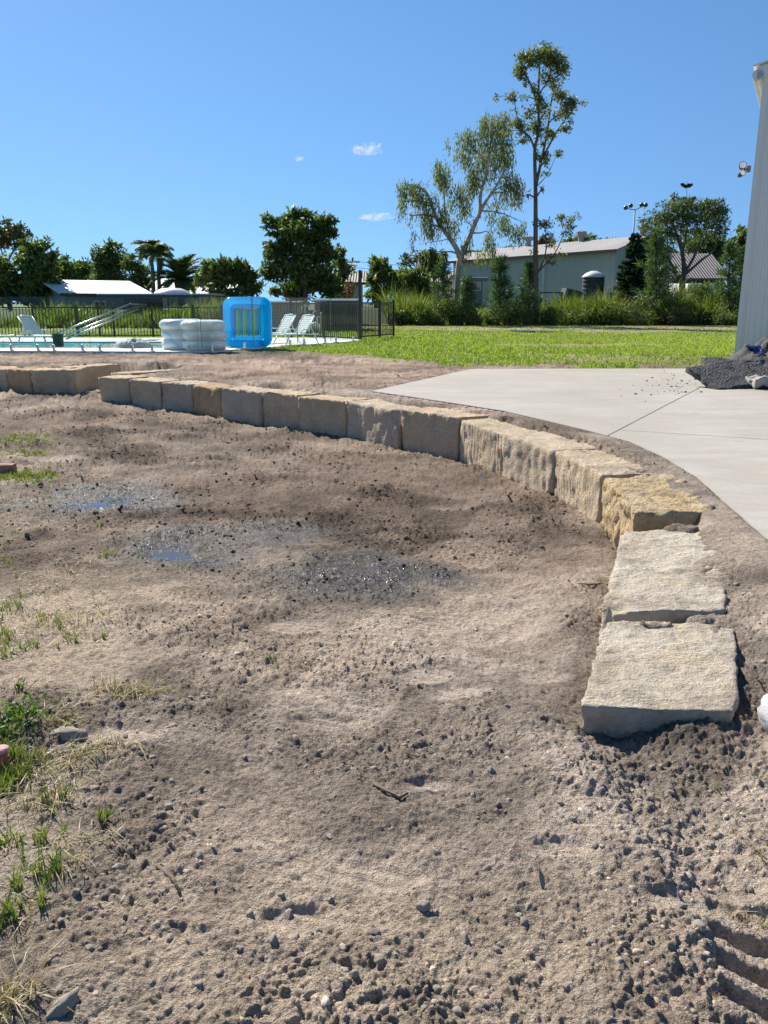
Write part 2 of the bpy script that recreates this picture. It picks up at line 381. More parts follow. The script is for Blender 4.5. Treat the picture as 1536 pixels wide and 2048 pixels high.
# ------------------------------------------------------------------ the ground sheet
def build_ground():
    ypx = np.concatenate([np.linspace(3400, 2320, 26)[:-1], np.arange(2320, 634, -2.4)])
    th = np.arctan((ypx-1024)/F)+PITCH; Yr = 1.3/np.tan(th)
    u = np.concatenate([np.linspace(-2.6, -1.09, 46)[:-1], np.linspace(-1.09, 1.09, 730), np.linspace(1.09, 2.6, 46)[1:]])
    U, YY = np.meshgrid(u, Yr); X = U*.474*(YY*cp+1.3*sp); Y = YY
    sh = X.shape; X = X.ravel(); Y = Y.ravel()
    Z, a = ground(X, Y)
    GRID.update(Y=Yr, u=u, Z=Z.reshape(sh))
    lawn, ln = lawn_mask(X, Y)
    col, wet = soil_colour(X, Y, a)
    def c(r, g, b): return np.array([r, g, b])[None, :]
    # lawn colours
    g1 = fbm(X*.35, Y*.35, 4, 131)[:, None]; g2 = fbm(X*2.2, Y*2.2, 4, 132)[:, None]
    gc = c(.17,.23,.035)*(1-g1)+c(.26,.30,.06)*g1
    dry = dryness(X, Y)[:, None]; gc = gc*(1-.8*dry)+c(.34,.30,.18)*.8*dry
    gc *= (.6+.8*g2)
    lm = lawn[:, None]; lm2 = np.clip(lm*(.55+.9*g2), 0, 1)
    col = col*(1-lm2)+gc*lm2
    V = np.column_stack([X, Y, Z]); idx = np.arange(len(X)).reshape(sh)
    Fc = np.stack([idx[:-1, :-1], idx[:-1, 1:], idx[1:, 1:], idx[1:, :-1]], -1).reshape(-1, 4)
    me = npmesh('ground', V, Fc, True)
    ca = me.color_attributes.new('Col', 'FLOAT_COLOR', 'POINT')
    ca.data.foreach_set('color', np.column_stack([np.clip(col, .01, .8), np.ones(len(X))]).astype(np.float32).ravel())
    wa = me.attributes.new('wet', 'FLOAT', 'POINT'); wa.data.foreach_set('value', (wet[:, 0]*(1-lawn)).astype(np.float32))
    n = N('soil'); at = n.new('ShaderNodeAttribute', attribute_name='Col'); wt = n.new('ShaderNodeAttribute', attribute_name='wet')
    v = n.coords('Object'); n1 = n.noise(v, 55, 6, .7); n2 = n.noise(v, 260, 3, .6); n3 = n.noise(v, 17, 5, .65)
    k = n.ramp(n1, [(.25, (.42,.40,.38)), (.5, (1,1,1)), (.78, (1.5,1.48,1.46))])
    k2 = n.ramp(n2, [(.3, (.66,.66,.66)), (.7, (1.32,1.32,1.32))])
    col_s = n.mix(1.0, n.mix(1.0, at.outputs[0], k, 'MULTIPLY'), k2, 'MULTIPLY')
    hh = n.math('ADD', n.math('MULTIPLY', n1, .8), n.math('ADD', n.math('MULTIPLY', n2, .35), n.math('MULTIPLY', n3, 1.4)))
    nb = n.bump(hh, 1.0, .028)
    wv = n.math('MULTIPLY', wt.outputs['Fac'], n.ramp(n3, [(.35, (.3,.3,.3)), (.65, (1,1,1))]), True)
    rg = n.math('SUBTRACT', .95, n.math('MULTIPLY', wv, .84))
    n.pbr(col_s, rg, nb, spec=n.math('ADD', .12, n.math('MULTIPLY', wv, .7)))
    o = obj('ground', me, n.m); tag(o, 'dusty brown churned soil of the yard running into the green lawn', 'ground', kind='structure')
    return o
build_ground()
# far terrain to the horizon
simple('far_grass', (.10,.14,.035), (.07,.10,.03), .9, .05)
R = 9000
me = bpy.data.meshes.new('terrain'); me.from_pydata([(-R,-R,-.3),(R,-R,-.3),(R,43.0,-.3),(-R,43.0,-.3),(R,43.4,.3),(-R,43.4,.3),(R,45.6,1.2),(-R,45.6,1.2),(R,R,1.2),(-R,R,1.2)], [], [(0,1,2,3),(3,2,4,5),(5,4,6,7),(7,6,8,9)]); me.update()
tag(obj('terrain', me, M['far_grass']), 'flat grassy land stretching away behind the yard to the horizon', 'terrain', kind='structure')
# puddles: water lying in the hollows
n = N('puddle_water'); v = n.coords('Object'); n.pbr((.07,.06,.05), .10, n.bump(n.noise(v, 26, 4), .35, .01), spec=.6); M['puddle'] = n.m
for i, (px, py, rx, ry) in enumerate(PUD[:4]):
    c = P(px, py, .1); z = 0
    xs = np.array([c.x]); ys = np.array([c.y])
    ax = abs(P(px+rx, py, .1).x-c.x); ay = abs(P(px, py-ry, .1).y-P(px, py+ry, .1).y)/2
    aa = np.linspace(0, 2*math.pi, 40)[:-1]; sx = c.x+np.cos(aa)*ax*.62; sy = c.y+np.sin(aa)*ay*.62
    zz, _ = ground(sx, sy); z = float(np.percentile(zz, (40, 22, 25, 18)[i]))
    rr = 1.9; vs = [(c.x, c.y, z)] + [(c.x+math.cos(q)*ax*rr*(.85+.3*rnd.random()), c.y+math.sin(q)*ay*rr*(.85+.3*rnd.random()), z) for q in aa]
    me = bpy.data.meshes.new('puddle'); me.from_pydata(vs, [], [(0, k, k % (len(vs)-1)+1) for k in range(1, len(vs))]); me.update()
    tag(obj('puddle', me, M['puddle']), ['small blue puddle reflecting the sky near the left edge','upper shallow puddle among dark clods','shallow glinting puddle below and right of another one','muddy puddle in the middle of the yard'][i], 'puddle', kind='structure')

# ------------------------------------------------------------------ concrete slab
n = N('concrete'); v = n.coords('Object'); f = n.noise(v, .8, 6, .6); f2 = n.noise(n.coords('Object', (.8,3,1)), 1.6, 6, .72); f3 = n.noise(v, 60, 4, .7)
col = n.mix(n.ramp(f2, [(.4, (0,0,0)), (.7, (1,1,1))]), n.ramp(f, [(.3, (.35,.32,.28)), (.7, (.47,.44,.395))]), (.37,.325,.265))
col = n.mix(1.0, col, n.ramp(f3, [(.3, (.88,.88,.88)), (.7, (1.06,1.06,1.06))]), 'MULTIPLY')
col = n.mix(n.ramp(n.noise(v, 5, 3, .7), [(.62, (0,0,0)), (.75, (.5,.5,.5))]), col, (.33,.285,.235))
n.pbr(col, .8, n.bump(f3, .15, .004), spec=.3); M['concrete'] = n.m
ZS = .52
edge = SLAB_EDGE + [(940,738),(1200,737),(1480,737),(1900,737)]
pts = [P(x, y, ZS) for x, y in edge] + [Vector((14, 13.2, ZS)), Vector((14, 2.2, ZS))]
bm = bmesh.new(); bm.faces.new([bm.verts.new(p) for p in pts])
for a, b in (((1212,873),(1400,775)), ((1240,860),(1536,879))):
    A, B = P(*a, ZS), P(*b, ZS); nrm = (B-A).cross(Vector((0,0,1)))
    g = list(bm.verts)+list(bm.edges)+list(bm.faces); bmesh.ops.bisect_plane(bm, geom=g, plane_co=A, plane_no=nrm)
slab = empty('concrete_slab', (6, 8, ZS)); tag(slab, 'pale concrete slab with saw cut joints in front of the shed', 'slab', kind='structure')
bm.faces.ensure_lookup_table()
for fc in bm.faces:
    cs = [v_.co.copy() for v_ in fc.verts]; b2 = bmesh.new(); f0 = b2.faces.new([b2.verts.new(q) for q in cs])
    bmesh.ops.inset_region(b2, faces=[f0], thickness=.009, depth=0)
    kill = [q for q in b2.faces if q is not f0]; bmesh.ops.delete(b2, geom=kill, context='FACES')
    f0.normal_update()
    if f0.normal.z < 0: f0.normal_flip()
    bmesh.ops.triangulate(b2, faces=b2.faces[:])
    r = bmesh.ops.extrude_face_region(b2, geom=b2.faces[:]); 
    for q in [e for e in r['geom'] if isinstance(e, bmesh.types.BMVert)]: q.co.z -= .12
    bmesh.ops.recalc_face_normals(b2, faces=b2.faces[:])
    me = bpy.data.meshes.new('panel'); b2.to_mesh(me); b2.free()
    o = obj('panel', me, M['concrete'], slab); o.location = -slab.location
bm.free()
simple('joint_dirt', (.24,.21,.18), (.17,.15,.13), .95, 8)
for a, b in (((1214,872),(1400,775)), ((1240,860.3),(1580,881.9))):
    A, B = P(*a, ZS), P(*b, ZS); d_ = (B-A); s_ = Vector((-d_.y, d_.x, 0)).normalized()*.005; m = MB(); z_ = Vector((0,0,.003))
    m.add([A-s_+z_, B-s_+z_, B+s_+z_, A+s_+z_], [(0,1,2,3)]); o = m.build('joint_filler', M['joint_dirt'], slab); o.location = -slab.location

# ------------------------------------------------------------------ sandstone blocks
def sandstone(name, c1, c2, ochre, tool):
    n = N(name); v = n.coords('Object'); g = n.new('ShaderNodeNewGeometry'); sx = n.new('ShaderNodeSeparateXYZ'); n.link(g.outputs['True Normal'], sx.inputs[0])
    tc = n.new('ShaderNodeTexCoord'); sz = n.new('ShaderNodeSeparateXYZ'); n.link(tc.outputs['Object'], sz.inputs[0])
    oi = n.new('ShaderNodeObjectInfo')
    ad = n.new('ShaderNodeVectorMath', operation='ADD'); n.link(v, ad.inputs[0]); sc = n.new('ShaderNodeVectorMath', operation='SCALE'); n.link(oi.outputs['Location'], sc.inputs[0]); sc.inputs['Scale'].default_value = 3.7; n.link(sc.outputs[0], ad.inputs[1]); v = ad.outputs[0]
    st = n.new('ShaderNodeMapping'); st.inputs['Scale'].default_value = (1,1,4); n.link(v, st.inputs[0])
    a = n.noise(v, 3.2, 5, .65); b = n.noise(st.outputs[0], 5.5, 5, .65, .6); fine = n.noise(v, 42, 6, .72); grit = n.noise(v, 170, 3, .6)
    col = n.ramp(a, [(.28, c1), (.55, c2), (.75, tuple(x*1.12 for x in c2))])
    col = n.mix(n.ramp(b, [(.5, (0,0,0)), (.72, (.75,.75,.75))]), col, ochre)
    col = n.mix(1.0, col, n.ramp(fine, [(.25, (.74,.73,.72)), (.5, (1,1,1)), (.8, (1.16,1.16,1.16))]), 'MULTIPLY')
    dust = n.math('MULTIPLY', n.ramp(n.noise(v, 4.5, 5, .7), [(.50, (0,0,0)), (.66, (.75,.75,.75))]), n.math('MULTIPLY', sx.outputs['Z'], 1.0, True), True)
    col = n.mix(dust, col, (.33,.275,.225))
    smear = n.ramp(n.math('ADD', n.noise(v, 9, 5, .75), n.math('MULTIPLY', sz.outputs['Z'], .55)), [(.16, (.75,.75,.75)), (.30, (0,0,0))])
    col = n.mix(smear, col, (.17,.14,.12))
    h = n.math('ADD', n.math('MULTIPLY', fine, 1.0), n.math('MULTIPLY', grit, .35))
    h = n.math('ADD', h, n.math('MULTIPLY', n.noise(v, 14, 4, .7), 1.2))
    lm = n.new('ShaderNodeMapping'); lm.inputs['Scale'].default_value = (5, 30, 30); n.link(v, lm.inputs[0]); h = n.math('ADD', h, n.math('MULTIPLY', n.noise(lm.outputs[0], 1.0, 5, .7), .55))
    if tool:
        tm = n.new('ShaderNodeMapping'); tm.inputs['Scale'].default_value = (34, 34, 2.5); n.link(v, tm.inputs[0]); h = n.math('ADD', h, n.math('MULTIPLY', n.noise(tm.outputs[0], 1.0, 3, .5), 1.3))
    n.pbr(col, .9, n.bump(h, 1.0, .026), spec=.15); M[name] = n.m
sandstone('sandstone_cream', (.58,.43,.275), (.71,.555,.375), (.64,.43,.21), False)
sandstone('sandstone_tooled', (.55,.425,.29), (.68,.55,.395), (.61,.44,.24), True)
sandstone('sandstone_yellow', (.55,.40,.21), (.66,.51,.31), (.63,.40,.15), True)
sandstone('sandstone_orange', (.47,.32,.18), (.59,.42,.25), (.55,.32,.13), False)
sandstone('sandstone_grey', (.54,.43,.31), (.67,.55,.405), (.62,.45,.25), False)
sandstone('sandstone_pale', (.57,.475,.365), (.70,.61,.485), (.66,.53,.34), False)
def block(label, plan, zt, zb, mat, seed, res=.03, rough=.012, tool=0.0, rad=.035, tilt=0.0, taper=.0, chip=None):
    # plan: front-left, front-right, back-right, back-left
    fl, fr, br, bl = [Vector((p[0], p[1])) for p in plan]
    w = max((fr-fl).length, (br-bl).length); d = max((bl-fl).length, (br-fr).length); h = zt-zb
    c = (fl+fr+br+bl)/4; nx, ny, nz = max(4, int(w/res)), max(4, int(d/res)), max(4, int(h/res))
    hw, hd, hh = w/2, d/2, h/2
    def warp(q):
        # q in box space -> rounded, roughened
        sv_ = Vector((seed, 0, 0)); r = rad*(.45+.9*mnoise.noise(Vector(q)*4+sv_)+.5*mnoise.noise(Vector(q)*17+sv_)); r = max(.004, min(r, .07))
        cq = Vector((max(-hw+r, min(hw-r, q[0])), max(-hd+r, min(hd-r, q[1])), max(-hh+r, min(hh-r, q[2]))))
        dv = Vector(q)-cq
        p = cq+dv.normalized()*r if dv.length > 1e-6 else Vector(q)
        nrm = dv.normalized() if dv.length > 1e-6 else Vector((0,0,1))
        s = Vector((seed*13.1, seed*7.7, seed*3.3))
        f = mnoise.fractal(p*3.2+s, .9, 2.1, 4)*rough*1.8 + mnoise.fractal(p*11+s, .8, 2.1, 5)*rough*1.1
        # broken facets
        ft = mnoise.cell(p*Vector((5,5,5)).x+s)
        f += abs(mnoise.noise(Vector((p.x*9, p.y*9, p.z*3.2))+s))*rough*1.6 - rough*.5; f -= max(0, mnoise.noise(p*23+s)-.25)*rough*1.8
        if tool and abs(nrm.z) < .5: f += tool*math.sin((p.x if abs(nrm.y) > .6 else p.y)*95+3*mnoise.noise(p*5+s))*(.5+mnoise.noise(Vector((p.x*20, p.y*20, p.z*3))+s))
        if abs(nrm.z) > .9: f *= .55
        p = p+nrm*f
        if chip:
            e = p-Vector((chip[0]*hw, chip[1]*hd, chip[2]*hh)); l = e.length
            if l < chip[3]: p -= Vector((chip[0], chip[1], chip[2])).normalized()*(chip[3]-l)*.75
        return p
    vid = {}; V = []; Fc = []
    def vert(i, j, k):
        key = (i, j, k)
        if key not in vid:
            p = warp((-hw+w*i/nx, -hd+d*j/ny, -hh+h*k/nz))
            u, t = (p.x+hw)/w, (p.y+hd)/d
            tp = 1-taper*(.5-p.z/h)
            q = (fl*(1-u)+fr*u)*(1-t)+(bl*(1-u)+br*u)*t
            q = c+(q-c)*tp
            vid[key] = len(V); V.append((q.x-c.x, q.y-c.y, p.z+hh+tilt*(t-.5)))
        return vid[key]
    for i in range(nx):
        for j in range(ny):
            Fc.append((vert(i,j,nz), vert(i+1,j,nz), vert(i+1,j+1,nz), vert(i,j+1,nz)))
    for i in range(nx):
        for k in range(nz):
            Fc.append((vert(i,0,k), vert(i+1,0,k), vert(i+1,0,k+1), vert(i,0,k+1))); Fc.append((vert(i+1,ny,k), vert(i,ny,k), vert(i,ny,k+1), vert(i+1,ny,k+1)))
    for j in range(ny):
        for k in range(nz):
            Fc.append((vert(0,j+1,k), vert(0,j,k), vert(0,j,k+1), vert(0,j+1,k+1))); Fc.append((vert(nx,j,k), vert(nx,j+1,k), vert(nx,j+1,k+1), vert(nx,j,k+1)))
    o = obj('sandstone_block', npmesh('sandstone_block', V, Fc, True), M[mat], loc=(c.x, c.y, zb))
    tag(o, label, 'stone block', 'sandstone blocks of the garden wall'); return o
def off(p, q, d):               # d metres behind the run p->q
    v = Vector((q[0]-p[0], q[1]-p[1])).normalized(); return Vector((-v.y, v.x))*d
blocks = [('pale sandstone block at the free end of the curved wall beside the stair gap','sandstone_cream'),
 ('smooth tan sandstone block, second from the stair gap','sandstone_cream'),
 ('narrow greyish sandstone block, third from the stair gap','sandstone_grey'),
 ('ochre sandstone block with rough brown face, fourth from the stair gap','sandstone_orange'),
 ('wide grey-tan sandstone block, fifth from the stair gap','sandstone_grey'),
 ('square tan sandstone block, sixth from the stair gap','sandstone_cream'),
 ('plain tan sandstone block, seventh from the stair gap','sandstone_cream'),
 ('grey-streaked sandstone block with rounded broken corner, eighth from the stair gap','sandstone_grey'),
 ('wide clean tan sandstone block in the middle of the curved wall','sandstone_cream'),
 ('rough sandstone block with a split right edge, tenth from the stair gap','sandstone_tooled'),
 ('craggy grey-faced sandstone block, fourth from the near end of the wall','sandstone_grey'),
 ('sandstone block with vertical saw grooves next to the yellow-topped one','sandstone_tooled')]
tops = []
for i, (lab, mt) in enumerate(blocks):
    A, B = Vector(FRONT[i]), Vector(FRONT[i+1]); g = (B-A).normalized()*.008
    n0 = off(FRONT[max(i-1,0)], FRONT[i+1], .5); n1 = off(FRONT[i], FRONT[min(i+2, 12)], .5)
    if i == 0: n0 = off(FRONT[0], FRONT[1], .5)
    dep = rnd.uniform(.92, 1.08); dz = rnd.uniform(-.012, .016); push = off(FRONT[i], FRONT[i+1], rnd.uniform(-.025, .02))
    block(lab, [A+g+push, B-g+push, B-g+n1*dep, A+g+n0*dep], ZT+dz, -.12, mt, i+1, .034 if i < 8 else .022, rough=[.009,.010,.013,.015,.012,.010,.010,.015,.011,.007,.008,.009][i],
          tool=.004 if i in (9, 11) else 0, rad=[.025,.03,.03,.045,.03,.03,.03,.05,.03,.05,.05,.03][i], chip={7:(1,-1,1,.16),10:(1,-1,-.6,.18),9:(1,-1,.2,.13),2:(-.2,-1,-1,.16)}.get(i))
block('yellow-topped sandstone block with rough golden side, third from the near end', [Vector(YEL[0])+Vector((.01,0)), YEL[1], YEL[2], YEL[3]], ZT+.012, .02, 'sandstone_yellow', 31, .018, .020, .007, .03)
block('pale whitish sandstone block with a broken dark corner, second from the near end', PALE, .475, .05, 'sandstone_pale', 33, .016, .012, 0, .03, chip=(1,-1,.8,.13))
block('wide pale sandstone slab-like block ending the wall nearest the camera', LAST, .462, .25, 'sandstone_pale', 35, .014, .011, 0, .018, taper=.10)
L = [('sandstone block at the far left, beyond the orange one','sandstone_cream'),('grey sandstone block left of the orange block','sandstone_grey'),('tan sandstone block at the left photo edge','sandstone_cream'),('orange-brown rough sandstone block at the far left of the low wall','sandstone_orange'),('long pale rounded sandstone block left of the stair gap','sandstone_cream')]
for i in range(2, 5):
    A, B = Vector(LEFTW[i]), Vector(LEFTW[i+1]); nn = off(LEFTW[i], LEFTW[i+1], .5); g = (B-A).normalized()*.012
    block(L[i][0], [A+g, B-g, B-g+nn, A+g+nn], ZT+.005*i-.01, -.12, L[i][1], 40+i, .034, .014, 0, .055)
A, B = Vector(pxy(148,738)), Vector(pxy(241,730)); nn = off(A, B, .45)
block('tan sandstone block set back behind the stair gap', [A, B, B+nn, A+nn], ZT+.02, 0, 'sandstone_cream', 51, .034, .012, 0, .03)
A, B = Vector(pxy(140,789,.12)), Vector(pxy(200,787,.12)); nn = Vector((0.03,.5))
block('low flat sandstone step in the stair gap', [A, B, B+nn, A+nn], .15, -.1, 'sandstone_cream', 52, .034, .010, 0, .03)
A, B = Vector(pxy(240,749,.5)), Vector(pxy(372,741,.5)); nn = off(A, B, .34)
block('flat sandstone block sunk in the soil behind the curved wall', [A, B, B+nn, A+nn], ZT+.012, .1, 'sandstone_cream', 53, .04, .008, 0, .02)
# ------------------------------------------------------------------ loose stones, clods and gravel
nr = np.random.RandomState(11)
def rock_base(sub, seed, flat=.7):
    bm = bmesh.new(); bmesh.ops.create_icosphere(bm, subdivisions=sub, radius=1.0)
    for v_ in bm.verts:
        d = v_.co.normalized(); s = Vector((seed*5.1, seed*2.3, 1.7*seed))
        v_.co = d*(1+.45*mnoise.noise(d*1.3+s)+.22*mnoise.noise(d*3.1+s)); v_.co.z *= flat
    rr_ = random.Random(seed)
    for _ in range(7 if sub > 1 else 0):
        nn = Vector((rr_.gauss(0,1), rr_.gauss(0,1), rr_.gauss(0,1))).normalized(); lim = rr_.uniform(.5, .85)
        for v_ in bm.verts:
            e_ = v_.co.dot(nn)-lim
            if e_ > 0: v_.co -= nn*e_*.92
    bm.verts.ensure_lookup_table(); V = np.array([v_.co[:] for v_ in bm.verts]); Fc = np.array([[q.index for q in f.verts] for f in bm.faces]); bm.free()
    return V, Fc
def scatter(name, bases, pos, size, smooth=False, col=None):
    Vs, Fs, Cs, b = [], [], [], 0; which = nr.randint(0, len(bases), len(pos))
    for w, (V, Fc) in enumerate(bases):
        m = which == w; p = pos[m]; s = size[m]; k = len(p)
        if not k: continue
        an = nr.rand(k)*2*math.pi; c, si = np.cos(an), np.sin(an)
        sc = s[:, None]*(0.75+.5*nr.rand(k, 3))
        L = V[None]*sc[:, None, :]; x = L[..., 0]*c[:, None]-L[..., 1]*si[:, None]; y = L[..., 0]*si[:, None]+L[..., 1]*c[:, None]
        W = np.stack([x, y, L[..., 2]], -1)+p[:, None, :]
        Vs.append(W.reshape(-1, 3)); Fs.append((Fc[None]+(np.arange(k)*len(V))[:, None, None]+b).reshape(-1, 3)); b += k*len(V)
        if col is not None: Cs.append(np.repeat(col[m], len(V), axis=0))
    me = npmesh(name, np.concatenate(Vs), np.concatenate(Fs), smooth)
    if col is not None:
        q = np.concatenate(Cs); ca = me.color_attributes.new('Col', 'FLOAT_COLOR', 'POINT'); ca.data.foreach_set('color', np.column_stack([q, np.ones(len(q))]).astype(np.float32).ravel())
    return me
def soil_at(p):
    Z, a = ground(p[:, 0], p[:, 1]); return np.clip(soil_colour(p[:, 0], p[:, 1], a)[0], .02, .7)
def soilbits(name, c1, c2, c3, bs, attr=False):
    n = N(name); g = n.new('ShaderNodeNewGeometry'); v = n.coords('Object'); n1 = n.noise(v, bs, 5, .7)
    col = n.ramp(g.outputs['Random Per Island'], [(0, c1), (.6, c2), (1, c3)])
    if attr: at_ = n.new('ShaderNodeAttribute', attribute_name='Col'); col = n.mix(1.0, at_.outputs[0], col, 'MULTIPLY')
    col = n.mix(1.0, col, n.ramp(n1, [(.3, (.75,.75,.75)), (.7, (1.2,1.2,1.2))]), 'MULTIPLY')
    n.pbr(col, .92, n.bump(n1, .7, .006), spec=.15); M[name] = n.m
soilbits('clod_soil', (.78,.78,.78), (1.0,1.0,1.0), (1.25,1.24,1.22), 90, True)
soilbits('gravel_stone', (.85,.85,.85), (1.15,1.16,1.18), (1.6,1.65,1.7), 60, True)
soilbits('pebble_stone', (.29,.245,.20), (.38,.325,.27), (.50,.44,.37), 45)
def crumb(seed):
    V, Fc = rock_base(1, seed, .8); r_ = np.random.RandomState(seed); return V*(.6+.75*r_.rand(len(V), 1)), Fc
rough_ = [crumb(i+1) for i in range(9)]
small = [rock_base(1, i+1, .75) for i in range(5)]; fine_ = [rock_base(2, i+20, .72) for i in range(4)]
blk_boxes = [(o.location.copy(), o) for o in bpy.data.objects if o.name.startswith('sandstone_block')]
def spread(n, y0, y1, wide=1.08, pw=1.0):
    Y = y0+(y1-y0)*nr.rand(n)**pw; X = (nr.rand(n)*2-1)*wide*.474*(Y*cp+.35); return X, Y
def on_soil(n, y0, y1, thr, pw=1.0, jitter=.5, maxsd=None):
    X, Y = spread(n, y0, y1, pw=pw); Z, a = ground(X, Y)
    keep = (a['clod']*(1-.85*a['foot'])+(nr.rand(n)-.5)*jitter > thr) & (a['pud'] < .35)
    keep &= (a['sd'] < -.02) | (a['sd'] > .46) | (Y < 1.95)
    lw, _ = lawn_mask(X, Y); keep &= lw < .5
    keep &= ~in_poly(X, Y, SLP+[(14, 13.2), (14, 2.2)])
    keep &= ~((a['sd'] > .4) & (Y > 3.6) & (nr.rand(n) < .8))
    return np.column_stack([X, Y, Z])[keep]
for nm, cnt, y0, y1, thr, smin, smax, lab in (('soil_clods', 38000, 1.0, 5.2, .22, .0014, .008, 'small crumbly brown clods strewn over the near soil'), ('soil_crumbs', 30000, 3.8, 13.5, .16, .004, .020, 'crumbly soil lumps over the far part of the yard')):
    p = on_soil(cnt, y0, y1, thr, .8); s = smin+(smax-smin)*nr.rand(len(p))**5
    tag(obj(nm, scatter(nm, rough_, p-np.array([0,0,.002]), s, False, soil_at(p)), M['clod_soil']), lab, 'soil', kind='stuff')
p = on_soil(3600, 1.05, 5.5, .34, .8, .6); s = .0025+.009*nr.rand(len(p))**3
tag(obj('gravel', scatter('gravel', fine_, p-np.array([0,0,.001]), s, True, soil_at(p)), M['gravel_stone']), 'small rounded grey gravel scattered over the soil', 'gravel', kind='stuff')
# the stones large enough to pick out
stone_me = []
for i in range(7):
    V, Fc = rock_base(3, 60+i, .68); me = npmesh('loose_stone', V, Fc, True); me.materials.append(M['pebble_stone']); stone_me.append(me)
def stone(x, y, r, label='small loose grey stone lying on the churned soil', group='loose stones on the soil', sink=.27, name='loose_stone', mat=None, sc=(1,1,1)):
    me = rnd.choice(stone_me)
    if mat: me = me.copy(); me.materials.clear(); me.materials.append(mat)
    o = bpy.data.objects.new(name, me); C.objects.link(o)
    o.location = (x, y, gz(x, y)+r*sc[2]*(.68-sink*2)); o.scale = [r*q*rnd.uniform(.85, 1.15) for q in sc]; o.rotation_euler = (rnd.uniform(-.3,.3), rnd.uniform(-.3,.3), rnd.random()*6.28)
    return tag(o, label, 'stone', group)
spots = [(730,1975,15),(548,1888,17),(845,1815,17),(1050,2020,20),(640,1855,13),(875,1975,14),(440,1935,13),(330,1985,13),(480,1890,11),(250,1865,14),(180,1895,13),(205,1990,12),(690,1950,12),(400,2000,13),(1120,1870,15),(1230,1855,17),(1180,1885,13),(1360,1815,14),(1400,1870,15),(1150,1900,18),(1040,1830,12),(1000,1880,13),(930,1870,14),(1210,1960,14),(760,1915,13),(850,2010,13),(960,2010,13),(1300,1720,14),(1420,1690,14),(1330,1660,13),(1190,1690,13),(1460,1720,14),(1500,1770,14),(1440,1660,12),(660,1665,13),(745,1668,12),(555,1460,9),(445,1615,14),(320,1640,12),(280,1650,11),(240,1735,14),(300,1760,15),(205,1745,13),(350,1500,11),(250,1470,11),(280,1500,11),(340,1480,10),(380,1540,10),(335,1615,12),(300,1590,11),(345,1560,10),(405,1690,12),(425,1700,10),(900,1350,8),(1015,1410,9),(850,1365,8),(830,1345,8),(1210,1375,9),(985,1370,8),(440,1250,9),(490,1255,8),(790,1255,8),(330,1095,8),(360,1105,8),(690,1490,9),(770,1500,9),(1020,1600,10),(980,1580,10),(1250,1600,11),(1120,1610,11),(1340,1580,11),(1400,1590,12),(1380,1540,10),(1450,1600,11),(1110,1690,11),(560,1760,11),(620,1870,11),(500,1830,12),(340,1870,11),(280,1910,12),(150,1780,13),(120,1840,12)]
for i_, (px, py, r) in enumerate(spots):
    if i_ % 4 == 3: continue
    r *= rnd.uniform(.55, 1.15)
    p_ = P(px, py, .37); p_ = P(px, py, gz(p_.x, p_.y)+.005); d = (p_-Vector((0,0,EYE))).length
    stone(p_.x, p_.y, r*.72*d/F)
for k in range(60):
    py = 1300+740*rnd.random()**.8; px = rnd.uniform(60, 1500); p_ = P(px, py, .37); p_ = P(px, py, gz(p_.x, p_.y))
    sd_ = float(wall_sd(np.array([p_.x]), np.array([p_.y]))[0])
    if -.05 < sd_ < .6 and p_.y > 2.0: continue
    stone(p_.x, p_.y, rnd.uniform(.005, .012))
# named stones
def at(px, py): 
    p_ = P(px, py, .35)
    for _ in range(3): p_ = P(px, py, gz(p_.x, p_.y))
    return p_
simple('buff_stone', (.50,.44,.35), (.36,.31,.25), .9, 8, .6, 30); simple('white_stone', (.60,.59,.57), (.36,.35,.34), .6, 5, .3, 20)
p_ = at(148,1478); o = stone(p_.x, p_.y, .052, 'elongated buff stone lying right of the green weeds', 'loose stones on the soil', .1, mat=M['buff_stone'], sc=(1.15,.6,.65)); o.rotation_euler = (0,.05,-.1)
p_ = at(127,2012); stone(p_.x, p_.y, .03, 'flat yellowish stone in the bottom left corner', 'loose stones on the soil', .25, mat=M['buff_stone'], sc=(1,.9,.6))
p_ = P(1560,1446,.45); o = stone(p_.x, p_.y, .10, 'smooth white boulder cut by the right edge beside the end block', None, .1, 'boulder', M['white_stone'], (.8,.8,1.0)); o['category'] = 'boulder'
# ------------------------------------------------------------------ grass near the left edge, weeds, brick, peg
def blades(pos, h, w, lean=.5, seg=3, droop=0.0, az=None):
    k = len(pos); az = nr.rand(k)*2*math.pi if az is None else az; d = np.column_stack([np.cos(az), np.sin(az), np.zeros(k)])
    sa = nr.rand(k)*2*math.pi; side = np.column_stack([np.cos(sa), np.sin(sa), np.zeros(k)])
    ln = lean*(.3+1.2*nr.rand(k)); V = []; w = w*np.ones(k)
    for i in range(seg+1):
        t = i/seg; c = pos+np.column_stack([np.zeros(k), np.zeros(k), h*(t-droop*t**3*ln)])+d*(h*ln*t**1.8)[:, None]
        ww = (w*(1-t**1.5)*(.6+.8*(1-abs(t-.35))) + .0004)[:, None]*.5
        V += [c-side*ww, c+side*ww]
    V = np.stack(V, 1); n = 2*(seg+1)
    q = np.array([[2*i, 2*i+1, 2*i+3, 2*i+2] for i in range(seg)]); Fc = (q[None]+(np.arange(k)*n)[:, None, None]).reshape(-1, 4)
    return V.reshape(-1, 3), Fc
leafmat('grass_green', (.10,.15,.03), (.17,.225,.055), (.34,.32,.16), .35); leafmat('grass_dry', (.28,.22,.12), (.42,.34,.20), (.20,.20,.07), .25)
leafmat('grass_lawn', (.13,.20,.022), (.22,.30,.04), (.36,.36,.13), .45)
leafmat('grass_tall', (.055,.09,.018), (.14,.195,.04), (.30,.28,.11), .42)
